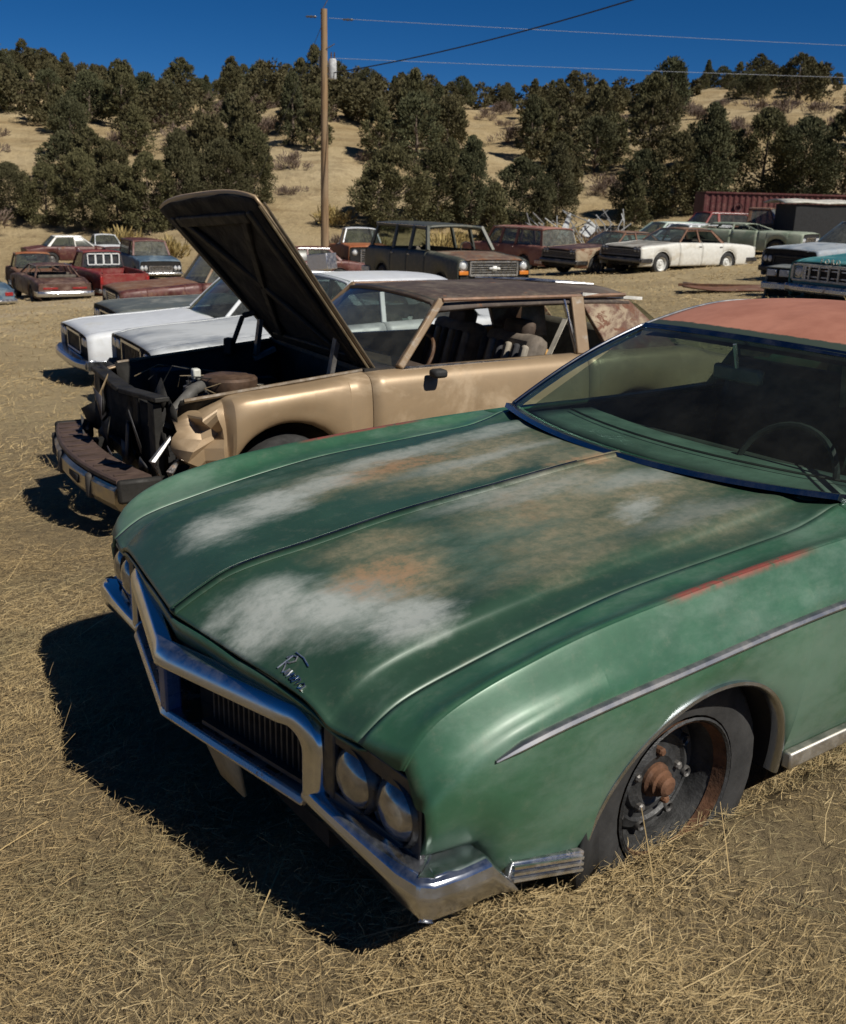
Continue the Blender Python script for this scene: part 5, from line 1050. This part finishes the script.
while n_tree < 285 and tries < 9000:
    tries += 1
    Y = 60 + 92 * tr_rng.random()**.8; X = tr_rng.uniform(-.50 * Y - 4, .52 * Y + 4)
    s = tr_rng.uniform(.55, 1.05) * (.66 if Y > 118 else 1); dmin = 3.0 * s
    if any((X - a)**2 + (Y - b)**2 < (dmin * .55 + c * .5)**2 for a, b, c in placed): continue
    if blocked(X, Y, s): continue
    u, v = project((X, Y, tz(X, Y)))
    zone = 'ridge' if Y > 128 else ('upper' if Y > 95 else 'lower')
    vi = tr_rng.randrange(8); size = 'small ' if s < .68 else ('tall ' if s > .9 else '')
    lab = size + ('pointed ' if vi in (3, 4) else ('low ' if vi in (2, 5) else 'rounded ')) + 'juniper ' + {'ridge': 'on the skyline ridge, ', 'upper': 'high on the hillside, ', 'lower': 'low on the hillside, '}[zone] + column(u)
    plant('juniper_tree', lab, X, Y, VAR[vi], s, tr_rng.uniform(0, 6.28), 'juniper trees on the hillside'); placed.append((X, Y, dmin)); n_tree += 1
far_c = []; far_r = []; nf = 0; tries = 0
while nf < 190 and tries < 9000:
    tries += 1; Y = 78 + 76 * tr_rng.random()**.9; X = tr_rng.uniform(-.48 * Y, .50 * Y); s = tr_rng.uniform(.5, .95) * (.75 if Y > 118 else 1)
    if any((X - a)**2 + (Y - b)**2 < (1.1 * s + c * .36)**2 for a, b, c in placed) or blocked(X, Y, s): continue
    placed.append((X, Y, 2.4 * s)); nf += 1; z = tz(X, Y)
    for q in range(26):
        f = tr_rng.random(); th = tr_rng.uniform(0, 6.28); e = 1.75 * s * math.sin(math.pi * min(1, .18 + .82 * f))**.6 * (.4 + .6 * tr_rng.random()**.5)
        far_c.append((X + e * math.cos(th), Y + e * math.sin(th), z + 4.4 * s * (.08 + .9 * f))); far_r.append(.62 * s * tr_rng.uniform(.7, 1.15))
fm = leaf_mesh('juniper_woodland', np.array(far_c), np.array(far_r), 40, .26, 91, JUN, up=.5)
tag(put('juniper_woodland', fm, None), 'dense juniper woodland filling the far slope between the single trees', 'woodland', kind='stuff')
def shrub(seed, mat, h=1.0, w=.9, size=.22, asp=7):
    r = np.random.default_rng(seed); C = np.stack([r.normal(0, w * .4, 22), r.normal(0, w * .4, 22), r.uniform(.1, h * .7, 22)], 1)
    return leaf_mesh('foliage', C, r.uniform(.2, .4, 22), 34, size, seed, mat, asp, .6, np.array([0, 0, -.2]))
SH = [shrub(1, BARE), shrub(2, BARE, 1.2, 1.1), shrub(3, BARE, .8, 1.2)]; SB = [shrub(4, STRAWB, .6, .7, .26), shrub(5, STRAWB, .5, .9, .24)]
for k in range(150):
    Y = 52 + 95 * tr_rng.random()**1.1; X = tr_rng.uniform(-.48 * Y, .5 * Y); straw = Y < 66 and tr_rng.random() < .75
    u, v = project((X, Y, tz(X, Y))); s = tr_rng.uniform(.7, 1.7); wh = 'high on' if Y > 105 else ('halfway up' if Y > 78 else 'at the foot of')
    lab = ('small ' if s < 1.0 else ('broad ' if s > 1.4 else '')) + ('straw coloured bush ' if straw else 'bare brown shrub ') + wh + ' the sandy hill, ' + column(u)
    o = put('dry_shrub', tr_rng.choice(SB if straw else SH), None, (X, Y, tz(X, Y) - .05), tr_rng.uniform(0, 6)); o.scale = (s, s, s)
    tag(o, lab, 'shrub', 'dry shrubs on the hillside')

# ---------------------------------------------------------------- dry grass
def straw_mesh(name, label, N, y0, y1, pw, length, width, seed, lift=.02, mar=1.2):
    r = np.random.default_rng(seed)
    Y = y0 + (y1 - y0) * r.random(N)**pw; X = r.uniform(-1, 1, N) * (.46 * Y + mar)
    dens = fbm(X, Y, 4.6, 41, 3) + fbm(X, Y, 1.1, 43, 2) * .9; keep = r.random(N) < np.clip(.58 + .46 * dens, .14, 1); X, Y = X[keep], Y[keep]
    dx, dy = X - HX, Y - HY; c, s = math.cos(-HA), math.sin(-HA); cx, cy = c * dx - s * dy, s * dx + c * dy
    k = ~((cx < .3) & (cx > -4.2) & (np.abs(cy) < .72)); X, Y = X[k], Y[k]; n = len(X)
    Z = terrain(X, Y); L = length * (.35 + 1.1 * r.random(n)**1.6); W = width * (.6 + .8 * r.random(n)) * np.maximum(1, Y / 5.5)
    flow = fbm(X, Y, .9, 47, 2) * 1.4 + .35; th = flow + r.normal(0, .95, n); el = np.abs(r.normal(.10, .20, n)); st = r.random(n) < .10; el = np.where(st, r.uniform(.4, 1.2, n), el)
    d = np.stack([np.cos(th) * np.cos(el), np.sin(th) * np.cos(el), np.sin(el)], 1); sd = np.stack([-np.sin(th), np.cos(th), r.normal(0, .5, n)], 1)
    sd /= np.linalg.norm(sd, axis=1)[:, None]
    b = np.stack([X, Y, Z + np.abs(r.normal(0, lift, n))], 1); bend = np.stack([r.normal(0, .12, n), r.normal(0, .12, n), -.10 + r.normal(0, .08, n)], 1)
    V = []
    for t in (0, .5, 1.):
        p = b + d * (L * t)[:, None] + bend * (L * t * t)[:, None]
        V += [p - sd * (W * (1 - .55 * t) / 2)[:, None], p + sd * (W * (1 - .55 * t) / 2)[:, None]]
    V = np.stack(V, 1); V[:, :, 2] = np.maximum(V[:, :, 2], Z[:, None] + .001)
    me = bpy.data.meshes.new(name); me.vertices.add(n * 6); me.vertices.foreach_set('co', V.astype(np.float32).ravel())
    idx = (np.arange(n) * 6)[:, None] + np.array([0, 1, 3, 2, 2, 3, 5, 4]); me.loops.add(n * 8); me.loops.foreach_set('vertex_index', idx.ravel().astype(np.int32))
    me.polygons.add(n * 2); me.polygons.foreach_set('loop_start', np.arange(n * 2) * 4); me.update(calc_edges=True)
    f = np.clip(r.normal(.5, .24, n) + .16 * fbm(X, Y, 2.4, 51, 3), 0, 1); g = np.clip((fbm(X, Y, 3.4, 53, 3) - .30) * .8 + r.normal(0, .18, n), 0, .7)
    a = me.attributes.new('leaf', 'FLOAT', 'POINT'); a.data.foreach_set('value', np.repeat(f, 6).astype(np.float32))
    a = me.attributes.new('green', 'FLOAT', 'POINT'); a.data.foreach_set('value', np.repeat(g, 6).astype(np.float32))
    me.materials.append(STRAW); o = bpy.data.objects.new(name, me); col.objects.link(o); return tag(o, label, 'grass', kind='stuff')
t = NT('straw'); a1 = t.n.new('ShaderNodeAttribute'); a1.attribute_name = 'leaf'; a2 = t.n.new('ShaderNodeAttribute'); a2.attribute_name = 'green'
c = t.mix(t.ramp(a1.outputs['Fac'], 0, .5), (.23, .16, .08), (.42, .305, .145)); c = t.mix(t.ramp(a1.outputs['Fac'], .55, 1), c, (.57, .44, .235)); c = t.mix(a2.outputs['Fac'], c, (.15, .15, .085))
STRAW = t.fin(c, .7, 0, spec=.25)
straw_mesh('dry_grass', 'trampled straw and dry grass round the green coupe', 560000, 1.0, 7.0, 1.35, .042, .0014, 61)
straw_mesh('loose_stalks', 'long loose straw stalks lying over the trampled grass', 5200, 1.0, 8.0, 1.2, .20, .0030, 63, .012)
straw_mesh('field_grass', 'short dry grass across the open field behind the cars', 130000, 6.5, 46, 1.5, .10, .0030, 62, .03, 2.)
